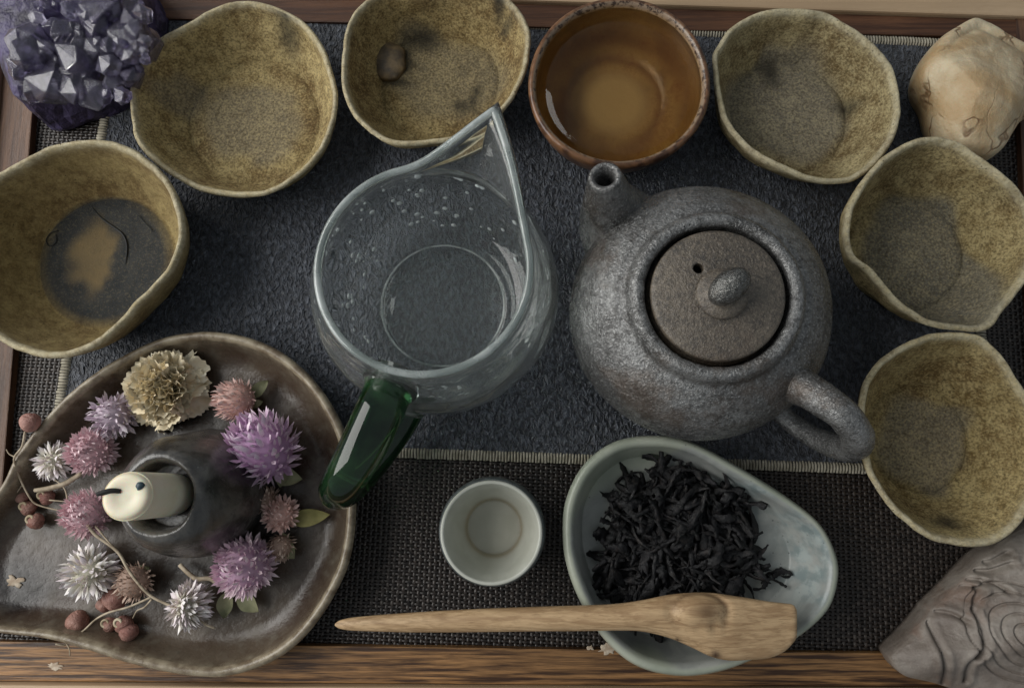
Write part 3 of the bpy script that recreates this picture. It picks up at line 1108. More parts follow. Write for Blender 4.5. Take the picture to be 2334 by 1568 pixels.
# ------------------------------------------------------------------ celadon dish with tea leaves
n = Nodes('celadon_glaze')
v = n.co
big = n.noise(40, 4, 0.6)
c = n.mix(n.ramp(big, 0.35, 0.65), lin(146, 152, 137), lin(166, 170, 155))
inn = n.mix(n.ramp(n.noise(55, 5, 0.6, None, 0.5), 0.35, 0.65), lin(130, 133, 130), lin(156, 158, 153))
c = n.mix(n.attr('glaze'), c, inn)
blue = n.mix(n.ramp(n.noise(150, 4), 0.4, 0.6), lin(118, 130, 130), lin(154, 162, 160))
c = n.mix(n.math('MULTIPLY', n.attr('stain'), n.ramp(n.noise(120, 4), 0.3, 0.6)), c, blue)
sp = n.ramp(n.voronoi(300), 0.07, 0.16, 0.8, 0)
sp = n.math('MULTIPLY', sp, n.ramp(n.noise(70, 2), 0.52, 0.6))
c = n.mix(sp, c, lin(70, 74, 72))
n.bump(n.noise(160, 3), 0.2, 0.0008)
CELADON = n.done(c, 0.34, 0.5)
dishT = [(1283, 1220), (1290, 1140), (1330, 1060), (1400, 1007), (1490, 992), (1575, 1005), (1680, 1060), (1790, 1128), (1870, 1192), (1908, 1262), (1914, 1320),
         (1890, 1392), (1820, 1455), (1730, 1500), (1640, 1533), (1545, 1542), (1450, 1518), (1375, 1455), (1322, 1370), (1292, 1290)]
dt, fcT, RfT = vessel('tea_dish', dishT, 2.3, CELADON, kf=0.80, zf=0.45, th=0.50, q=0.35, circ=0.08, seed=11, rough=0.02, fshift=(-0.15, 0.12), rimpow=9,
                      glaze=[(1590, 1275, 285, 235, 0.05)], stain=[(1850, 1290, 70, 120, 0.5), (1780, 1190, 90, 30, 0.8), (1660, 1110, 80, 24, 0.8), (1860, 1360, 40, 60, 0.7)])
tag(dt, 'teardrop celadon dish holding dry black tea leaves', 'dish')

n = Nodes('tea_leaf')
c = n.mix(n.rand(), lin(10, 10, 12), lin(25, 24, 27))
c = n.mix(n.ramp(n.noise(350, 3), 0.5, 0.72, 0, 0.5), c, lin(58, 52, 49))
n.bump(n.noise(500, 5, 0.7, n.mapping(scale=(0.4, 1, 1))), 1.0, 0.0014)
LEAF = n.done(c, 0.52, 0.45)
pile_c = P(1545, 1215, 0.6)
pile = thing('tea_leaf_heap', (pile_c[0], pile_c[1], 0.5), 'heap of twisted black tea leaves in the celadon dish', 'tea leaves')


def tea_leaves():
    rg = random.Random(3)
    meshes = []
    for k in range(22):
        L = rg.uniform(1.1, 2.7)
        n_ = 18
        curl, tw0 = rg.uniform(-3.2, 3.2), rg.uniform(-6, 6)
        wd = rg.uniform(0.07, 0.12) if k % 3 == 0 else rg.uniform(0.13, 0.24)
        V = []
        x = y = 0.0
        ang = -curl / 2
        hz = rg.uniform(-0.3, 0.3)
        kink = rg.uniform(0.05, 0.3)
        for i in range(n_):
            t = i / (n_ - 1)
            x += math.cos(ang) * L / n_
            y += math.sin(ang) * L / n_
            ang += curl / n_ + rg.uniform(-kink, kink)
            w = wd * (0.2 + math.sin(math.pi * min(0.95, t * 0.95 + 0.04)) ** 0.5) * rg.uniform(0.65, 1.25)
            ta = tw0 * t
            nx, ny = -math.sin(ang), math.cos(ang)
            zc = hz * math.sin(t * math.pi * 1.5) + rg.uniform(-0.02, 0.02)
            for q in range(6):
                b = 2 * math.pi * q / 6 + ta
                fl = (1.0, 0.55, 0.22, 1.0, 0.5, 0.28)[q]
                a, h = math.cos(b) * w * fl, math.sin(b) * w * fl
                V.append((x + nx * a, y + ny * a, zc + h))
        V = np.array(V)
        V -= V.mean(0)
        F = loft_faces(n_, 6, True, True)
        me = bpy.data.meshes.new('tea_leaf')
        me.from_pydata((V * CM).tolist(), [], F)
        me.polygons.foreach_set('use_smooth', [True] * len(F))
        me.materials.append(LEAF)
        meshes.append(me)
    org = np.array(pile.location) / CM

    def put(px, py, z, rz, tilt=0.3, sc=1.0, me=None):
        o = bpy.data.objects.new('tea_leaf', me or rg.choice(meshes))
        COL.objects.link(o)
        o.parent = pile
        p = P(px, py, z) - org
        o.location = Vector(p) * CM
        o.rotation_euler = (rg.uniform(-tilt, tilt), rg.uniform(-tilt, tilt), rz)
        o.scale = (sc, sc, sc)
    cnt = 0
    while cnt < 290:
        u, w = rg.uniform(-1, 1), rg.uniform(-1, 1)
        d = math.hypot(u, w)
        edge = 1 + 0.1 * math.sin(7 * math.atan2(w, u)) + 0.06 * math.sin(13 * math.atan2(w, u))
        if d > edge:
            continue
        px, py = 1545 + u * 182 + w * 8, 1252 + w * 182
        if py > 1360 and px > 1690:
            continue
        top = 0.6 + 0.95 * math.sqrt(max(0, 1 - (d / edge) ** 2))
        z = rg.uniform(0.58, top) if rg.random() < 0.35 else top - rg.uniform(0, 0.15)
        put(px, py, z, rg.uniform(0, 6.28), 0.5, rg.uniform(0.95, 1.35))
        cnt += 1
    bed = patch('crushed_leaf', 1545, 1250, 168, 168, 0.47, LEAF, pile, 2.0, 0.62, 60)
    bed['kind'] = 'stuff'
    for px, py, rz in ((1752, 1312, 0.2), (1782, 1306, 0.1), (1805, 1306, 0.3), (1765, 1322, -0.4), (1740, 1330, 0.5), (1735, 1300, 0.2), (1568, 1068, 1.5), (1430, 1085, 0.8), (1500, 1062, 0.3)):
        put(px, py, 0.66, rz, 0.15, 0.62)


tea_leaves()

# ------------------------------------------------------------------ wooden tea scoop
n = Nodes('scoop_wood')
v = n.mapping(scale=(1, 9, 9))
g1 = n.noise(45, 5, 0.6, v, 0.8)
g2 = n.noise(150, 4, 0.6, v)
c = n.mix(n.ramp(g1, 0.35, 0.65), lin(160, 130, 96), lin(194, 164, 126))
c = n.mix(n.ramp(g2, 0.48, 0.7, 0, 0.5), c, lin(126, 98, 68))
c = n.mix(n.math('MULTIPLY', n.attr('knot'), 0.85), c, lin(92, 68, 46))
c = n.mix(n.attr('spot'), c, lin(60, 40, 26))
n.bump(g2, 0.35, 0.0008)
SCOOP = n.done(c, 0.45, 0.4)
ST = [(764, 1420, 1426, .07), (775, 1413, 1432, .13), (800, 1407, 1436, .24), (850, 1402, 1438, .30), (930, 1396, 1440, .36), (1050, 1389, 1440, .42), (1200, 1383, 1438, .46), (1330, 1379, 1437, .5),
      (1400, 1376, 1436, .52), (1460, 1368, 1438, .55), (1520, 1356, 1452, .6), (1570, 1351, 1472, .62), (1620, 1351, 1495, .6), (1660, 1356, 1503, .55), (1700, 1362, 1502, .46), (1750, 1370, 1498, .36),
      (1785, 1374, 1484, .28), (1806, 1377, 1464, .24), (1814, 1386, 1452, .16)]


def scoop():
    d = catmull([(a, b, c_, e) for a, b, c_, e in ST], 7)
    N = 48
    rings, knot, spot = [], [], []
    for (x, y0, y1, t) in d:
        f = (x - 764) / 1050.0
        z = 2.15 + 0.95 * min(1, f * 1.5) - 0.1 * f
        ring = []
        for k in range(N):
            a = 2 * math.pi * k / N
            ca = math.cos(a)
            sa = math.sin(a)
            flat = min(max((x - 1480) / 200, 0), 1)
            e = 1.0 - 0.45 * flat
            yy = (y0 + y1) / 2 - (y1 - y0) / 2 * (abs(ca) ** e) * math.copysign(1, ca)
            xx = x
            dk = math.hypot((xx - 1588) / 58, (yy - 1388) / 36)
            up = sa > 0
            zz = z + t * (abs(sa) ** e) * math.copysign(1, sa) * (0.85)
            if up:
                zz += 0.2 * math.exp(-(dk / 0.85) ** 4) - 0.09 * math.exp(-((dk - 1.12) / 0.14) ** 2)
                zz -= 0.10 * math.exp(-(((yy - 1440 - (xx - 1500) * 0.35) / 12) ** 2)) * math.exp(-((xx - 1540) / 90) ** 2)
            p = P(xx, yy, z)
            ring.append((p[0], p[1], zz))
            dd = math.hypot((xx - 1602) / 26, (yy - 1385) / 18)
            knot.append(max(math.exp(-dd ** 2), 0.9 * math.exp(-((dk - 1.05) / 0.1) ** 2) * (0.6 + 0.4 * math.sin(3 * a))) if up else 0)
            s2 = max(math.exp(-(math.hypot(xx - 1627, yy - 1488) / 12) ** 2), math.exp(-(math.hypot(xx - 1543, yy - 1455) / 6) ** 2), math.exp(-(math.hypot(xx - 1290, yy - 1432) / 5) ** 2))
            spot.append(s2 if up else 0)
        rings.append(ring)
    V = np.concatenate([np.array(r) for r in rings])
    o = mk('tea_scoop', V, loft_faces(len(rings), N, True, True), SCOOP, attrs={'knot': knot, 'spot': spot})
    tag(o, 'carved wooden tea scoop with a knot, lying across the celadon dish', 'scoop')


scoop()

# ------------------------------------------------------------------ beige stone, top right
n = Nodes('beige_quartz')
b1 = n.noise(26, 5, 0.6, None, 0.6)
b2 = n.noise(120, 5, 0.65)
c = n.mix(n.ramp(b1, 0.35, 0.65), lin(178, 150, 110), lin(208, 194, 164))
c = n.mix(n.ramp(n.noise(40, 4, 0.6, n.mapping(loc=(3, 1, 0))), 0.55, 0.7, 0, 0.7), c, lin(160, 122, 74))
cr = n.t.nodes.new('ShaderNodeTexVoronoi')
cr.feature = 'DISTANCE_TO_EDGE'
n.link(n.mapping(scale=(1, 0.45, 1)), cr.inputs['Vector'])
cr.inputs['Scale'].default_value = 52
nv = n.t.nodes.new('ShaderNodeVectorMath')
nv.operation = 'ADD'
nc = n.t.nodes.new('ShaderNodeTexNoise')
nc.inputs['Scale'].default_value = 90
n.link(n.co, nc.inputs['Vector'])
sc_ = n.t.nodes.new('ShaderNodeVectorMath')
sc_.operation = 'SCALE'
sc_.inputs['Scale'].default_value = 0.014
n.link(nc.outputs['Color'], sc_.inputs[0])
n.link(n.mapping(scale=(1, 0.45, 1)), nv.inputs[0])
n.link(sc_.outputs[0], nv.inputs[1])
n.link(nv.outputs[0], cr.inputs['Vector'])
crk = n.ramp(cr.outputs['Distance'], 0.0, 0.035, 1, 0)
crk = n.math('MULTIPLY', crk, n.ramp(n.noise(45, 2), 0.40, 0.52))
c = n.mix(n.math('MULTIPLY', crk, 0.8), c, lin(104, 74, 44))
n.bump(n.noise(90, 10, 0.7), 0.5, 0.004)
n.bump(n.math('SUBTRACT', 1.0, crk), 0.4, 0.0012)
STONE = n.done(c, 0.36, 0.5, Subsurface_Weight=0.12, Subsurface_Scale=0.008)
stone = [(2082, 190), (2095, 145), (2130, 100), (2165, 75), (2205, 55), (2240, 66), (2290, 95), (2345, 125), (2385, 170), (2390, 230), (2350, 262), (2310, 290), (2285, 325), (2262, 358), (2225, 372),
         (2170, 360), (2125, 300), (2108, 240)]
SFC = P(2225, 205, 3.0)
sfn = facet_planes(random.Random(6), SFC, 3.0, 6, 0.55, -0.1)
o = boulder('beige_stone', stone, 1.6, 3.9, STONE, N=220, rings=60, facet=0.06, seed=4, under=0.8, pw=0.62,
            disp=lambda x, y, s_, z: (max(sfn(x, y), -0.9) * 1.4 * min(1, (1 - s_) * 5) if z > 1.6 else 0.0) + 0.02 * mnoise.fractal(Vector((x * 2, y * 2, 1)), 0.8, 2, 4) * (z > 1.2))
tag(o, 'smooth beige quartz stone in the top right corner of the tray', 'stone')

# ------------------------------------------------------------------ carved stone, bottom right
n = Nodes('carved_stone')
b1 = n.noise(30, 5, 0.6, None, 0.5)
b2 = n.noise(280, 4, 0.6)
c = n.mix(n.ramp(b1, 0.35, 0.65), lin(116, 106, 98), lin(148, 140, 131))
c = n.mix(n.ramp(n.noise(110, 10, 0.74), 0.45, 0.68, 0, 0.6), c, lin(92, 80, 70))
c = n.mix(n.ramp(n.noise(46, 4, 0.6, n.mapping(loc=(2, 5, 0))), 0.52, 0.68, 0, 0.6), c, lin(124, 100, 86))
n.bump(n.noise(120, 10, 0.72), 0.45, 0.003)
n.bump(b2, 0.3, 0.0008)
CARVED = n.done(c, 0.38, 0.5)
carve = [(2032, 1502), (2040, 1484), (2075, 1450), (2120, 1398), (2128, 1384), (2165, 1350), (2205, 1308), (2228, 1284), (2250, 1262), (2290, 1228), (2334, 1202), (2420, 1170), (2500, 1260), (2530, 1400), (2500, 1560),
         (2420, 1660), (2300, 1650), (2200, 1585), (2130, 1556), (2060, 1538)]
GRV = [[(2143, 1401), (2120, 1425), (2051, 1486)], [(2143, 1401), (2120, 1440), (2102, 1469)], [(2151, 1411), (2163, 1479), (2187, 1568), (2200, 1600)], [(2160, 1406), (2200, 1410), (2225, 1425)],
       [(2156, 1374), (2185, 1347), (2221, 1333), (2270, 1330)], [(2241, 1394), (2266, 1345), (2290, 1335), (2314, 1352)], [(2143, 1401), (2156, 1374)], [(2185, 1360), (2240, 1345), (2262, 1350)],
       [(2235, 1500), (2250, 1450), (2240, 1400)], [(2232, 1568), (2222, 1520), (2240, 1490)], [(2260, 1262), (2290, 1290), (2334, 1268)], [(2240, 1300), (2280, 1310), (2334, 1290)]]
GW = [np.array([P(x, y, 3.0)[:2] for x, y in catmull([(a, b) for a, b in g_], 5)]) for g_ in GRV]
SPC = P(2340, 1449, 3.2)[:2]


def carve_disp(x, y, s, z):
    if z < 1.3 or s > 0.985:
        return 0.0
    p = np.array([x, y])
    d = 0.0
    for g_ in GW:
        a, b = g_[:-1], g_[1:]
        ab = b - a
        t = np.clip(((p - a) * ab).sum(1) / ((ab ** 2).sum(1) + 1e-9), 0, 1)
        q = np.hypot(*(a + ab * t[:, None] - p).T).min()
        d -= 0.2 * math.exp(-(q / 0.075) ** 2) - 0.07 * math.exp(-((q - 0.22) / 0.12) ** 2)
    r = math.hypot(*(p - SPC))
    if r < 2.1:
        d -= 0.11 * max(0.0, math.sin(r * 17.0 + 0.9 * math.sin(math.atan2(y - SPC[1], x - SPC[0]) * 2) + 0.6 * mnoise.noise(Vector((x, y, 0))))) ** 4
    return d * min(1, (1 - s) * 30)


o = boulder('carved_stone', carve, 1.6, 3.9, CARVED, N=420, rings=110, facet=0.07, seed=9, under=0.96, disp=carve_disp, cone=True)
tag(o, 'grey brown carved stone with swirling grooves in the bottom right corner', 'carving')

# ------------------------------------------------------------------ amethyst cluster, top left
n = Nodes('amethyst')
b1 = n.noise(70, 4, 0.6)
z = n.sep()[2]
b1 = n.noise(90, 8, 0.65)
c = n.mix(n.ramp(b1, 0.48, 0.64), lin(176, 170, 196), lin(228, 226, 234))
c = n.mix(n.ramp(n.rand(), 0.3, 0.9, 0, 0.7), c, lin(138, 126, 170))
milky = n.ramp(n.noise(95, 4, 0.6, n.mapping(loc=(1, 2, 3))), 0.5, 0.64, 1.0, 0.45)
n.bump(n.noise(300, 3), 0.15, 0.0006)
AMETH = n.done(c, n.ramp(n.noise(120, 3), 0.45, 0.65, 0.01, 0.16), 0.9, Transmission_Weight=milky, IOR=1.54)
n = Nodes('amethyst_matrix')
c = n.mix(n.ramp(n.noise(90, 5), 0.35, 0.65), lin(34, 29, 48), lin(78, 70, 104))
n.bump(n.noise(160, 5), 0.8, 0.003)
AMROCK = n.done(c, 0.45, 0.4)
am_base = P(190, 130, 0.3)
am = thing('amethyst_cluster', (am_base[0], am_base[1], 0.16), 'cluster of pale violet amethyst crystals in the top left corner', 'crystal')


def amethyst():
    rg = random.Random(11)
    # blocky matrix: footprint polygon at the bottom, a little wider on top
    foot = [(118, 296), (205, 278), (300, 240), (372, 130), (372, 10), (250, -60), (110, -40), (62, 60), (66, 200)]
    cx = P(215, 100, 0)[:2]
    V = []
    N = 72
    lv = [(0.06, 0.17), (1.0, 0.17), (1.0, 0.5), (0.985, 1.2), (0.96, 2.0), (0.93, 2.7), (0.80, 3.1), (0.5, 3.25), (0.05, 3.3)]
    pts = [P(x, y, 0.2) for x, y in foot]
    rc, g, R, _ = polar(pts, N)
    for s, z in lv:
        for k in range(N):
            x, y = rc[0] + math.cos(g[k]) * R[k] * s, rc[1] + math.sin(g[k]) * R[k] * s
            d = 0.22 * mnoise.fractal(Vector((x * 0.7, y * 0.7, z * 0.7)), 1, 2, 3) * (0 if z < 0.3 else 1)
            V.append((x + math.cos(g[k]) * d, y + math.sin(g[k]) * d, z + (0.4 * d if z > 0.3 else 0)))
    mk('matrix', V, loft_faces(len(lv), N, True, True), AMROCK, am, smooth=False)
    # one six-sided crystal, then many copies
    variants = []
    for q in range(5):
        V = []
        for ring, (rad, z) in enumerate(((0.85, 0), (1.0, 0.9), (0.98, 1.0))):
            for k in range(6):
                a = math.pi / 3 * k + 0.1 * rg.uniform(-1, 1)
                rr = rad * rg.uniform(0.85, 1.12)
                V.append((rr * math.cos(a), rr * math.sin(a), z + (rg.uniform(-0.22, 0.22) if ring == 2 else 0)))
        V.append((rg.uniform(-0.35, 0.35), rg.uniform(-0.35, 0.35), 1.0 + rg.uniform(0.3, 0.75)))
        F = [tuple(range(6))[::-1]]
        for r in range(2):
            for k in range(6):
                F.append((r * 6 + k, r * 6 + (k + 1) % 6, r * 6 + 6 + (k + 1) % 6, r * 6 + 6 + k))
        for k in range(6):
            F.append((12 + k, 12 + (k + 1) % 6, 18))
        bm = bmesh.new()
        vs = [bm.verts.new(v) for v in V]
        for f in F:
            bm.faces.new([vs[i] for i in f])
        bmesh.ops.bevel(bm, geom=list(bm.edges), offset=0.035, segments=1, affect='EDGES')
        me = bpy.data.meshes.new('crystal')
        bm.to_mesh(me)
        bm.free()
        me.materials.append(AMETH)
        variants.append(me)
    spots = [(215, 12, 44), (118, 45, 36), (55, 72, 28), (150, 122, 40), (275, 78, 34), (284, 118, 32), (58, 125, 34), (92, 175, 34), (112, 200, 30), (195, 158, 36), (232, 142, 30), (182, 80, 34),
             (236, 52, 30), (38, 170, 24), (318, 62, 24), (22, 95, 22), (152, 205, 28), (325, 18, 24), (300, 160, 24), (85, 5, 28), (160, 10, 30), (260, 190, 24), (205, 215, 24), (280, -10, 30),
             (130, 85, 24), (75, 100, 20), (245, 100, 22), (170, 170, 22), (215, 105, 24), (20, 140, 20), (60, 205, 22), (310, 110, 20), (335, 130, 18), (100, 120, 20), (300, 35, 20), (255, 20, 20)]
    for k in range(55):
        spots.append((rg.uniform(10, 335), rg.uniform(-15, 225) * (1 if k % 3 else 0.5), rg.uniform(9, 18)))
    spots = [q for q in spots if not (q[0] < 45 and q[1] > 190) and not (q[0] > 285 and q[1] > 165)]
    org = np.array(am.location) / CM
    ctr = P(185, 90, 4.0)
    for i, (px, py, r) in enumerate(spots):
        z = 3.55 + rg.uniform(-0.3, 0.35) - (0.5 if py > 150 else 0)
        p = P(px, py, z + 0.5)
        out = Vector((p[0] - ctr[0], p[1] - ctr[1], 0)) * 0.16 + Vector((rg.uniform(-0.8, 0.8), rg.uniform(-0.8, 0.8), 1.0))
        out.normalize()
        rad = rg.choice((0.75, 1.0, 1.3, 1.7)) * r * (34 - z) / FOC
        L = rad * rg.uniform(0.95, 1.35)
        o = bpy.data.objects.new('crystal', rg.choice(variants))
        COL.objects.link(o)
        o.parent = am
        base = Vector(p - org) - out * L * 1.2
        q = out.to_track_quat('Z', 'Y')
        o.rotation_mode = 'QUATERNION'
        o.rotation_quaternion = q @ Matrix.Rotation(rg.uniform(0, 6.28), 3, 'Z').to_quaternion()
        o.location = base * CM
        o.scale = (rad * CM, rad * CM, L * CM)


amethyst()

# ------------------------------------------------------------------ dark leaf-shaped dish
n = Nodes('dark_dish_glaze')
b1 = n.noise(16, 5, 0.6, None, 0.5)
b2 = n.noise(150, 5, 0.65)
c = n.mix(n.ramp(b1, 0.35, 0.65), lin(60, 46, 38), lin(88, 77, 65))
c = n.mix(n.ramp(b2, 0.5, 0.68, 0, 0.45), c, lin(104, 98, 86))
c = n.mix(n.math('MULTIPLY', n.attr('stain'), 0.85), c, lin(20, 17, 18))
rimc = n.mix(n.ramp(n.noise(190, 5), 0.35, 0.65), lin(112, 98, 80), lin(160, 148, 126))
c = n.mix(n.math('MULTIPLY', n.attr('rim'), 0.85), c, rimc)
n.bump(b2, 0.35, 0.0012)
DDISH = n.done(c, n.ramp(b2, 0.35, 0.7, 0.24, 0.42), 0.5)
dishL = [(0, 1105), (30, 1045), (80, 975), (150, 900), (225, 842), (305, 795), (390, 764), (480, 755), (570, 770), (655, 812), (730, 885), (782, 980), (808, 1090), (806, 1220), (775, 1330), (712, 1430), (630, 1502),
         (520, 1542), (420, 1540), (310, 1518), (200, 1484), (100, 1456), (0, 1444), (-70, 1435), (-140, 1405), (-160, 1350), (-130, 1270), (-70, 1190)]
dl, fcL, RfL = vessel('flower_dish', dishL, 1.9, DDISH, kf=0.80, zf=0.40, th=0.42, q=0.85, circ=0.1, seed=13, rough=0.03, rimpow=5, edge=0.004,
                      stain=[(50, 1340, 75, 55, 0.5), (520, 1110, 90, 120, 0.9), (420, 960, 80, 40, 1.0), (620, 1180, 60, 80, 1.0), (430, 1300, 140, 40, 1.0)], N=200)  # patch right of the holder paints its shadow into colour; others just darken
tag(dl, 'large dark brown leaf shaped dish holding dried flowers and a candle', 'dish')

# candle holder and candle
n = Nodes('grey_holder')
b1 = n.noise(45, 8, 0.65, None, 0.8)
c = n.mix(n.ramp(b1, 0.35, 0.65), lin(36, 33, 31), lin(92, 89, 85))
c = n.mix(n.ramp(n.noise(300, 4), 0.5, 0.68, 0, 0.5), c, lin(44, 44, 46))
n.bump(b1, 0.4, 0.002)
n.bump(n.noise(350, 3), 0.35, 0.0006)
HOLD = n.done(c, 0.22, 0.8)
hc = P(362, 1132, 5.0)
HC = np.array([hc[0], hc[1], 0.42])
hp_ = smooth_profile([(0.02, 0.05), (2.4, 0.05), (2.75, 0.0), (2.85, 0.3), (2.8, 1.2), (2.65, 2.2), (2.4, 3.2), (2.1, 3.95), (1.8, 4.4), (1.55, 4.58), (1.4, 4.5), (1.3, 4.2), (1.22, 3.6), (1.2, 3.3), (0.02, 3.2)], 5)
V, F = lathe(hp_, HC, 96, lambda a, z: 0.02 * math.sin(a * 2 + z) + 0.012 * math.sin(5 * a + 1.3 * z) + 0.015 * mnoise.noise(Vector((math.cos(a) * 2, math.sin(a) * 2, z))))
o = mk('candle_holder', V, F, HOLD)
tag(o, 'dark grey conical stoneware holder standing amid dried flowers', 'candle holder')
n = Nodes('cream_wax')
c = n.mix(n.ramp(n.noise(80, 3), 0.35, 0.65), lin(224, 215, 188), lin(236, 229, 206))
WAX = n.done(c, 0.5, 0.4, Subsurface_Weight=0.35, Subsurface_Scale=0.004)
n = Nodes('charred_wick')
WICK = n.done(lin(20, 18, 18), 0.8)
n = Nodes('blue_wax_speck')
SPECK = n.done(lin(46, 66, 74), 0.5)
ct = P(285, 1131, 7.7)
cbt = np.array([HC[0] + 0.0, HC[1] + 0.02, 3.7])
cdl = thing('candle', cbt, 'cream wax candle with bent black wick in the grey holder', 'candle')


def candle():
    ax = np.array([ct[0], ct[1], 7.7]) - cbt
    L = np.linalg.norm(ax)
    ax /= L
    u = np.cross(ax, (0, 1, 0))
    u /= np.linalg.norm(u)
    w = np.cross(ax, u)
    prof = smooth_profile([(0.02, 0), (0.7, 0), (0.86, 0.15), (0.88, 1.0), (0.89, L - 0.45), (0.86, L - 0.2), (0.76, L - 0.04), (0.55, L - 0.01), (0.25, L - 0.07), (0.02, L - 0.08)], 5)
    V = []
    nn = 64
    for r, h in prof:
        for k in range(nn):
            a = 2 * math.pi * k / nn
            rr = r * (1 + 0.03 * math.sin(2 * a + 0.5))
            V.append(cbt + ax * h + (u * math.cos(a) + w * math.sin(a)) * rr)
    mk('wax', np.array(V), loft_faces(len(prof), nn, True, True), WAX, cdl)
    t0 = cbt + ax * (L - 0.1)
    a1 = P(258, 1119, t0[2] + 0.08)
    a2 = P(240, 1121, t0[2] + 0.15)
    a3 = P(221, 1126, t0[2] + 0.12)
    a0 = P(276, 1119, t0[2] - 0.02)
    V, F = tube_mesh([a0, a1, a2, a3], [0.09, 0.10, 0.09, 0.07], 10, 5, jitter=0.5)
    mk('wick', V, F, WICK, cdl)
    p = P(319, 1107, t0[2] + 0.06)
    V, F = lathe([(0.02, -0.2), (0.16, -0.2), (0.15, 0.03), (0.08, 0.08), (0.02, 0.1)], p, 16, lambda a, z: 0.45 * mnoise.noise(Vector((math.cos(a) * 2.2, math.sin(a) * 2.2, z * 5))))
    mk('wax_speck', V, F, SPECK, cdl)


candle()


# ------------------------------------------------------------------ dried flowers
def bract_mesh():
    V = [(0, 0, 0), (-0.12, 0.0, 0.3), (0.12, 0.0, 0.3), (0, 0.07, 0.35), (-0.14, -0.02, 0.62), (0.14, -0.02, 0.62), (0, 0.06, 0.66), (0, -0.06, 1.0)]
    F = [(0, 3, 1), (0, 2, 3), (1, 3, 6, 4), (3, 2, 5, 6), (4, 6, 7), (6, 5, 7)]
    return V, F


def mat_petal(name, base, tip, vary, rough=0.7):
    n = Nodes(name)
    z = n.sep()[2]
    c = n.mix(n.ramp(z, 0.15, 1.0), base, tip)
    c = n.mix(n.math('MULTIPLY', n.rand(), 0.7), c, vary)
    c = n.mix(n.ramp(n.noise(9, 3), 0.35, 0.7, 0, 0.2), c, [x * 0.6 for x in base])
    return n.done(c, rough, 0.25)


def mat_plain(name, a, b, scale=120, rough=0.65, bump=0.3):
    n = Nodes(name)
    t = n.noise(scale, 4)
    c = n.mix(n.ramp(t, 0.35, 0.65), a, b)
    n.bump(n.noise(scale * 2.5, 3), bump, 0.001)
    return n.done(c, rough, 0.3)


SEPAL = mat_plain('dry_green_leaf', lin(112, 114, 86), lin(152, 150, 118), 90)
OLIVE = mat_plain('olive_leaf', lin(104, 100, 56), lin(138, 132, 84), 90)
STEMM = mat_plain('dry_stem', lin(142, 128, 108), lin(184, 170, 148), 200)


def leaf_blade(name, base, tipp, width, mat, parent, curl=0.15, n_=9):
    b, t = np.array(base), np.array(tipp)
    ax = t - b
    L = np.linalg.norm(ax)
    ax /= L
    side = np.cross((0, 0, 1.0), ax)
    side /= np.linalg.norm(side) + 1e-9
    V = []
    for i in range(n_):
        s = i / (n_ - 1)
        w = width * math.sin(math.pi * (0.06 + 0.94 * s)) ** 0.8 * (1 - 0.25 * s) + 0.02
        c = b + ax * L * s + np.array([0, 0, curl * math.sin(s * 3.0)])
        wv = 0.06 * width * math.sin(s * 14)
        V += [c - side * w + (0, 0, 0.16 * width + wv), c - side * w * 0.5 + (0, 0, -0.02), c + (0, 0, -0.07 * width), c + side * w * 0.5 + (0, 0, 0.0), c + side * w + (0, 0, 0.22 * width - wv)]
    F = [(r * 5 + k, r * 5 + k + 1, r * 5 + k + 6, r * 5 + k + 5) for r in range(n_ - 1) for k in range(4)]
    return mk(name, V, F, mat, parent)


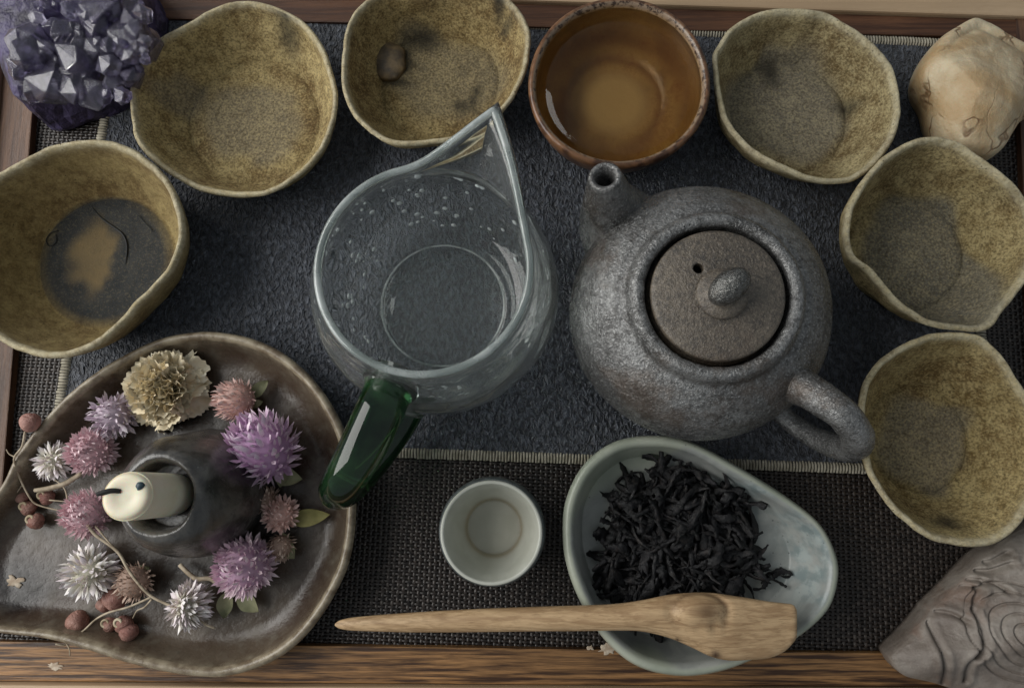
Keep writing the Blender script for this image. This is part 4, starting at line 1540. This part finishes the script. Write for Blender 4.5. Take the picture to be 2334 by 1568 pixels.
def globe(px, py, rpx, axis, cols, label, n_=110, elong=1.0, spread=0.55, blen=0.62, zc=None, z_floor=0.45, seed=1, leaves=(), cap=-0.85, core=0.74):
    n_ = int(n_ * 1.8)
    rg = random.Random(seed)
    r = rpx * (34 - 1.4) / FOC
    z = zc if zc is not None else z_floor + r * 0.82
    c = P(px, py, z)
    fl = thing('globe_flower', (c[0], c[1], z - r), label, 'flower', 'dried globe flowers in the dark dish')
    org = np.array([c[0], c[1], z - r])
    base, tp, vary = cols
    M = mat_petal('petals_%d_%d' % (px, py), base, tp, vary)
    ax = Vector(axis).normalized()
    rot = ax.to_track_quat('Z', 'Y')
    V, F = bract_mesh()
    mes = []
    for vb in range(4):
        V2 = []
        bend, twist, nar = rg.uniform(-0.35, 0.3), rg.uniform(-0.5, 0.5), rg.uniform(0.7, 1.1)
        for x, y, zz in V:
            a = twist * zz
            x *= nar
            V2.append((x * math.cos(a) + 0.12 * twist * zz * zz, y + bend * zz * zz + x * math.sin(a), zz * (1 - 0.12 * abs(bend))))
        me = bpy.data.meshes.new('bract')
        me.from_pydata(V2, [], F)
        me.polygons.foreach_set('use_smooth', [True] * len(F))
        me.materials.append(M)
        mes.append(me)
    # woody centre the bracts spring from
    cv = []
    nl, nn = 10, 18
    for i in range(nl + 1):
        t = math.pi * i / nl
        for k in range(nn):
            a = 2 * math.pi * k / nn
            p = rot @ Vector((math.sin(t) * math.cos(a) * r * core, math.sin(t) * math.sin(a) * r * core, -math.cos(t) * r * core * elong))
            cv.append(c + np.array(p))
    cm = mat_plain('core_%d_%d' % (px, py), [x * 0.6 for x in base], [x * 0.8 for x in base], 200)
    mk('flower_core', cv, loft_faces(nl + 1, nn, True, True), cm, fl)
    ga = math.pi * (3 - math.sqrt(5))
    for i in range(n_):
        zz = 1 - 2 * (i + 0.5) / n_
        if zz < cap:
            continue
        q = math.sqrt(1 - zz * zz)
        a = i * ga + rg.uniform(-0.12, 0.12)
        d = Vector((q * math.cos(a), q * math.sin(a), zz))
        pos = Vector((d.x * core * 0.9, d.y * core * 0.9, d.z * core * 0.9 * elong)) * r
        dirv = (d * 0.75 + Vector((0, 0, 1)) * spread + Vector((rg.uniform(-1, 1), rg.uniform(-1, 1), rg.uniform(-1, 1))) * 0.2).normalized()
        if pos.dot(dirv) < 0:
            dirv = (dirv + d * 0.8).normalized()
        dw, pw_, nw = rot @ dirv, rot @ pos, rot @ d
        if c[2] + pw_.z + dw.z * blen * r < z_floor + 0.02 and nw.z < -0.5:
            continue
        o = bpy.data.objects.new('bract', rg.choice(mes))
        COL.objects.link(o)
        o.parent = fl
        zax = dw
        yax = (nw - zax * nw.dot(zax))
        if yax.length < 1e-3:
            yax = Vector((1, 0, 0)) - zax * zax.x
        yax.normalize()
        xax = yax.cross(zax)
        mm = Matrix((xax, yax, zax)).transposed().to_4x4()
        L = blen * 0.82 * r * rg.uniform(0.7, 1.15)
        wdt = L * rg.uniform(1.0, 1.45)
        mm = Matrix.Translation((Vector(c - org) + pw_) * CM) @ mm @ Matrix.Diagonal((wdt * CM, L * CM, L * CM, 1))
        o.matrix_basis = mm
    for (x0, y0, x1, y1, w, mt) in leaves:
        leaf_blade('leaf', P(x0, y0, z_floor + 0.4), P(x1, y1, z_floor + 0.35), w, mt, fl)
    return fl


PUR = (lin(206, 166, 204), lin(236, 216, 232), lin(238, 222, 228))
PUR2 = (lin(212, 176, 200), lin(238, 218, 224), lin(242, 226, 226))
PNK = (lin(218, 182, 190), lin(240, 224, 226), lin(228, 194, 198))
COR = (lin(216, 178, 168), lin(238, 214, 206), lin(230, 202, 196))
LIL = (lin(208, 190, 204), lin(236, 230, 234), lin(224, 208, 220))
WHT = (lin(224, 220, 200), lin(242, 238, 238), lin(232, 216, 226))
TAN = (lin(190, 162, 146), lin(226, 208, 192), lin(210, 184, 168))

globe(600, 1022, 84, (-0.35, 0.55, 0.8), PUR, 'large bright purple globe flower right of the candle holder', 150, 1.15, 0.35, 0.55, seed=1,
      leaves=[(625, 1080, 690, 1092, 0.45, SEPAL), (650, 1060, 640, 1110, 0.35, SEPAL)])
globe(556, 1290, 72, (0.1, 0.2, 1), PUR2, 'large purple pink globe flower with a curved stem, below the candle holder', 150, 1.1, 0.45, 0.5, seed=2,
      leaves=[(520, 1350, 512, 1408, 0.4, SEPAL), (545, 1352, 590, 1392, 0.42, SEPAL)])
globe(538, 912, 54, (-0.75, -0.1, 0.55), COR, 'coral pink globe flower with one grey green leaf, right of the carnation', 120, 1.05, 0.35, 0.5, seed=3,
      leaves=[(575, 905, 612, 868, 0.32, SEPAL), (575, 925, 600, 915, 0.2, SEPAL)])
globe(258, 948, 52, (0.6, -0.5, 0.6), LIL, 'pale lilac globe flower tucked under the cream carnation', 90, 1.0, 0.25, 0.62, seed=4,
      leaves=[(250, 945, 215, 925, 0.3, SEPAL)])
globe(208, 1030, 57, (0.5, 0.0, 0.85), PNK, 'pink globe flower upper left of the candle', 130, 1.0, 0.45, 0.5, seed=5)
globe(124, 1050, 50, (0.3, -0.3, -0.55), WHT, 'upturned pale globe flower at the left rim, beside the pink one', 100, 0.75, 0.15, 0.66, seed=6, cap=-1.1, core=0.55,
      leaves=[(120, 1050, 82, 1045, 0.4, SEPAL), (125, 1045, 160, 1010, 0.3, SEPAL)])
globe(198, 1172, 57, (0.1, 0.3, 0.9), PNK, 'pink globe flower touching the left end of the candle', 130, 0.95, 0.4, 0.52, seed=7)
globe(203, 1303, 63, (-0.15, 0.1, -0.8), WHT, 'white star like dried flower face down, left of the thin stem', 120, 0.6, 0.1, 0.66, seed=8, z_floor=0.5, cap=-1.1, core=0.56)
globe(304, 1325, 46, (-0.4, -0.4, 0.8), TAN, 'brownish globe flower under the thin stem with red berries', 90, 1.0, 0.45, 0.5, seed=9,
      leaves=[(315, 1310, 342, 1292, 0.35, SEPAL), (312, 1312, 312, 1290, 0.3, SEPAL)])
globe(432, 1380, 58, (0.7, 0.0, -0.1), WHT, 'white and lilac dried flower crossed by the stem tip, near the dish front', 130, 0.75, 0.2, 0.64, seed=10, z_floor=0.55, cap=-1.1, core=0.56,
      leaves=[(420, 1375, 418, 1335, 0.3, SEPAL), (420, 1385, 425, 1432, 0.28, SEPAL)])
globe(640, 1172, 42, (0.1, 0.2, 0.9), COR, 'small coral flower with a long olive leaf near the right rim', 80, 1.0, 0.4, 0.6, seed=11,
      leaves=[(662, 1185, 752, 1172, 0.42, OLIVE)])
globe(604, 1138, 33, (-0.2, 0.6, 0.6), TAN, 'tiny tan flower just above the small coral one', 60, 1.0, 0.4, 0.65, seed=12)
globe(640, 1245, 34, (0.2, -0.6, 0.5), TAN, 'small tan flower with green sepals below the small coral one', 60, 1.0, 0.4, 0.6, seed=13,
      leaves=[(645, 1235, 672, 1272, 0.4, SEPAL), (638, 1232, 662, 1222, 0.3, SEPAL)])


def carnation():
    rg = random.Random(21)
    M = Nodes('cream_petal')
    t = M.noise(3.0, 4)
    z = M.sep()[2]
    c = M.mix(M.ramp(t, 0.35, 0.65), lin(236, 222, 192), lin(246, 239, 220))
    c = M.mix(M.math('MULTIPLY', M.rand(), 0.35), c, lin(226, 204, 166))
    c = M.mix(M.ramp(z, 0.75, 1.0, 0, 0.5), c, lin(220, 210, 180))
    M = M.done(c, 0.7, 0.25)
    meshes = []
    for q in range(6):
        V, F = [], []
        na, nr = 29, 7
        ph = rg.uniform(0, 6)
        for i in range(nr):
            s = (i / (nr - 1)) ** 0.8
            for k in range(na):
                u = k / (na - 1) * 2 - 1
                a = u * 0.8
                rr = s * (1 - 0.12 * abs(u) ** 2) + (0.035 * ((k % 2) * 2 - 1) * rg.uniform(0.2, 1.3) if i == nr - 1 else 0)
                y = (0.12 * math.sin(u * 5 + ph) + 0.07 * math.sin(u * 11 + ph * 2) + 0.035 * math.sin(u * 19 + ph)) * s ** 2.2 + 0.3 * s * s * (q % 3 - 0.8) * 0.8
                V.append((rr * math.sin(a), y, rr * math.cos(a)))
        for i in range(nr - 1):
            for k in range(na - 1):
                p = i * na + k
                F.append((p, p + 1, p + na + 1, p + na))
        me = bpy.data.meshes.new('petal')
        me.from_pydata(V, [], F)
        me.polygons.foreach_set('use_smooth', [True] * len(F))
        me.materials.append(M)
        meshes.append(me)
    R = 104 * (34 - 2.2) / FOC
    c = P(368, 884, 1.5)
    fl = thing('carnation', (c[0], c[1], 0.55), 'dried cream carnation with frilled petals at the back of the dark dish', 'flower')
    ct_ = Vector((c[0], c[1], 0.9))
    org = Vector((c[0], c[1], 0.55))
    for i in range(74):
        f = i / 73
        el = math.radians(-4 + 92 * f ** 0.85) + rg.uniform(-0.25, 0.25)
        a = i * 2.399 + rg.uniform(-0.3, 0.3)
        d = Vector((math.cos(a) * math.cos(el), math.sin(a) * math.cos(el), math.sin(el)))
        up = Vector((0, 0, 1))
        y = up - d * up.dot(d)
        y = y.normalized() if y.length > 1e-3 else Vector((1, 0, 0))
        tw_ = Matrix.Rotation(rg.uniform(-0.7, 0.7), 3, d)
        y = tw_ @ y
        x = y.cross(d)
        L = R * (1.0 - 0.22 * f) * rg.uniform(0.9, 1.06)
        mm = Matrix((x, y, d)).transposed().to_4x4()
        mm = Matrix.Translation((ct_ - org) * CM) @ mm @ Matrix.Diagonal((L * 0.85 * CM, L * CM, L * CM, 1))
        o = bpy.data.objects.new('petal', rg.choice(meshes))
        COL.objects.link(o)
        o.parent = fl
        o.matrix_basis = mm


carnation()

# ------------------------------------------------------------------ berry sprigs
S = 0.9527
n = Nodes('berry_skin')
c = n.mix(n.ramp(n.noise(110, 4), 0.35, 0.65), lin(142, 96, 88), lin(184, 142, 130))
c = n.mix(n.math('MULTIPLY', n.rand(), 0.5), c, lin(120, 84, 68))
n.bump(n.noise(170, 6, 0.65, None, 0.8), 0.9, 0.003)
BERRY = n.done(c, 0.42, 0.4)
HUSK = mat_plain('berry_husk', lin(168, 152, 124), lin(202, 190, 164), 200)


def sprig(label, stems, berries, z=0.75):
    x0, y0 = stems[0][0][0][:2]
    b = P(x0 * S, y0 * S, 0.5)
    t = thing('berry_sprig', (b[0], b[1], 0.5), label, 'sprig', 'dried berry sprigs in the dark dish')
    for pts, r in stems:
        pw = [P(p[0] * S, p[1] * S, p[2] if len(p) > 2 else z) for p in pts]
        V, F = tube_mesh(pw, [0.72 * r * (1 - 0.35 * i / max(1, len(pw) - 1)) for i in range(len(pw))], 8, 5, jitter=0.25)
        mk('stem', V, F, STEMM, t)
    for bx, by, r, husk in berries:
        rad = r * S * 33 / FOC
        c = P(bx * S, by * S, 0.5 + rad)
        prof = [(rad * max(math.sin(math.pi * i / 14), 0.02), -rad * 0.95 * math.cos(math.pi * i / 14)) for i in range(15)]
        V, F = lathe(prof, c, 24, lambda a, zz: 0.06 * math.sin(3 * a + bx) + 0.12 * mnoise.noise(Vector((math.cos(a) * 2, math.sin(a) * 2, zz * 4 + bx))))
        be = mk('berry', V, F, BERRY, t)
        if husk:
            hx = np.array([-0.35 * rad, 0.3 * rad, rad * 0.72])
            pts = [c + hx + np.array([math.cos(a) * rad * 0.42, math.sin(a) * rad * 0.42, 0]) for a in [2 * math.pi * k / 10 for k in range(11)]]
            V, F = tube_mesh(pts, [rad * 0.17] * 11, 8, 3, jitter=0.4)
            mk('husk_ring', V, F, HUSK, be)
    return t


sprig('thin looping sprig with red berries hanging over the left rim of the dish',
      [([(60, 1033, 2.3), (53, 1068, 2.2), (35, 1093, 2.1), (37, 1117, 1.9), (53, 1156, 1.5), (74, 1194, 1.3), (95, 1209, 1.2), (155, 1224, 1.1)], 0.07),
       ([(35, 1093, 2.1), (22, 1086, 2.1), (15, 1075, 2.1)], 0.045),
       ([(155, 1224, 1.1), (161, 1201, 1.2), (155, 1170, 1.3), (133, 1149, 1.3), (98, 1136, 1.3)], 0.05),
       ([(116, 1196, 1.0), (140, 1198, 1.1), (169, 1200, 1.1)], 0.045),
       ([(53, 1160, 1.4), (38, 1180, 1.2), (25, 1186, 1.1)], 0.04)],
      [(69, 1215, 18, True), (86, 1247, 19, True), (53, 1187, 17, True), (112, 1189, 18, True), (0, 1212, 20, False)])
sprig('forked dry sprig with brown red berries across the front of the dish',
      [([(205, 1250, 1.9), (228, 1279, 1.9), (267, 1307, 1.9), (288, 1328, 1.9), (305, 1359, 1.9), (330, 1394, 1.9), (362, 1426, 1.8), (404, 1447, 1.8), (450, 1468, 1.9), (492, 1493, 1.6), (515, 1502, 1.4)], 0.10),
       ([(228, 1258, 1.8), (255, 1290, 1.9), (288, 1328, 1.9)], 0.06),
       ([(362, 1428, 1.8), (309, 1451, 1.6), (260, 1465, 1.5), (228, 1482, 1.4), (197, 1510, 1.3), (172, 1521, 1.3), (155, 1542, 1.5), (133, 1540, 1.6)], 0.07),
       ([(172, 1521, 1.3), (160, 1508, 1.3), (150, 1512, 1.3)], 0.05),
       ([(160, 1540, 1.5), (166, 1552, 1.7), (167, 1567, 1.9)], 0.05),
       ([(362, 1434, 1.8), (345, 1452, 1.5), (328, 1460, 1.3), (318, 1478, 1.2)], 0.055)],
      [(186, 1486, 25, False), (276, 1430, 28, False), (250, 1445, 18, False), (297, 1493, 20, True), (308, 1512, 21, False), (264, 1493, 17, True)])
o = sprig('single brown red berry on a short stalk beside the upper left rim of the dish', [([(72, 1010, 2.5), (66, 1024, 2.4), (60, 1032, 2.3)], 0.06)], [])
rad = 24 * S * 31 / FOC
c = P(72 * S, 1010 * S, 2.2)
V, F = lathe([(rad * max(math.sin(math.pi * i / 14), 0.02), -rad * 0.95 * math.cos(math.pi * i / 14)) for i in range(15)], c, 24, lambda a, zz: 0.05 * math.sin(3 * a))
mk('berry', V, F, BERRY, o)
V, F = tube_mesh([P(410, 1287, 0.9), P(432, 1308, 1.0), P(450, 1319, 1.0), P(478, 1318, 1.0), P(495, 1330, 1.1)], [0.1, 0.11, 0.11, 0.1, 0.1], 8, 5, jitter=0.2)
o = mk('dry_stalk', V, F, STEMM)
tag(o, 'short curved pale stalk beside the purple pink globe flower', 'stalk')
V, F = tube_mesh([P(80, 1117, 1.2), P(115, 1112, 1.3), P(150, 1101, 1.3), P(188, 1077, 1.4)], [0.1, 0.12, 0.12, 0.1], 8, 5, jitter=0.2)
o = mk('dry_stalk', V, F, STEMM)
tag(o, 'straight pale stalk under the pink globe flower at the left', 'stalk')

# ------------------------------------------------------------------ crumbs and petals that fell
CRUMB = mat_plain('pale_crumb', lin(170, 150, 128), lin(204, 190, 170), 300)


def flake(px, py, z, rx, ry, label, seed, h=0.02):
    o = patch('petal_flake', px, py, rx, ry, z, CRUMB, None, seed, h, 22, 0.9, 2.6)
    tag(o, label, 'flake')


flake(1385, 1480, 0.36, 20, 13, 'whitish wax smear on the bamboo ledge, nearest the celadon dish', 1)
flake(1345, 1476, 0.36, 8, 6, 'small whitish speck on the bamboo ledge left of the wax smear', 2)
flake(124, 1518, 0.36, 16, 8, 'beige petal flake on the bamboo ledge below the dark dish', 3)
flake(36, 1325, 0.42, 18, 14, 'pale crumb on the dark patch at the left of the flower dish', 4, 0.07)
flake(48, 1460 - 60, 0.45, 10, 10, 'pale speck on the flower dish near its left tip', 5, 0.06)
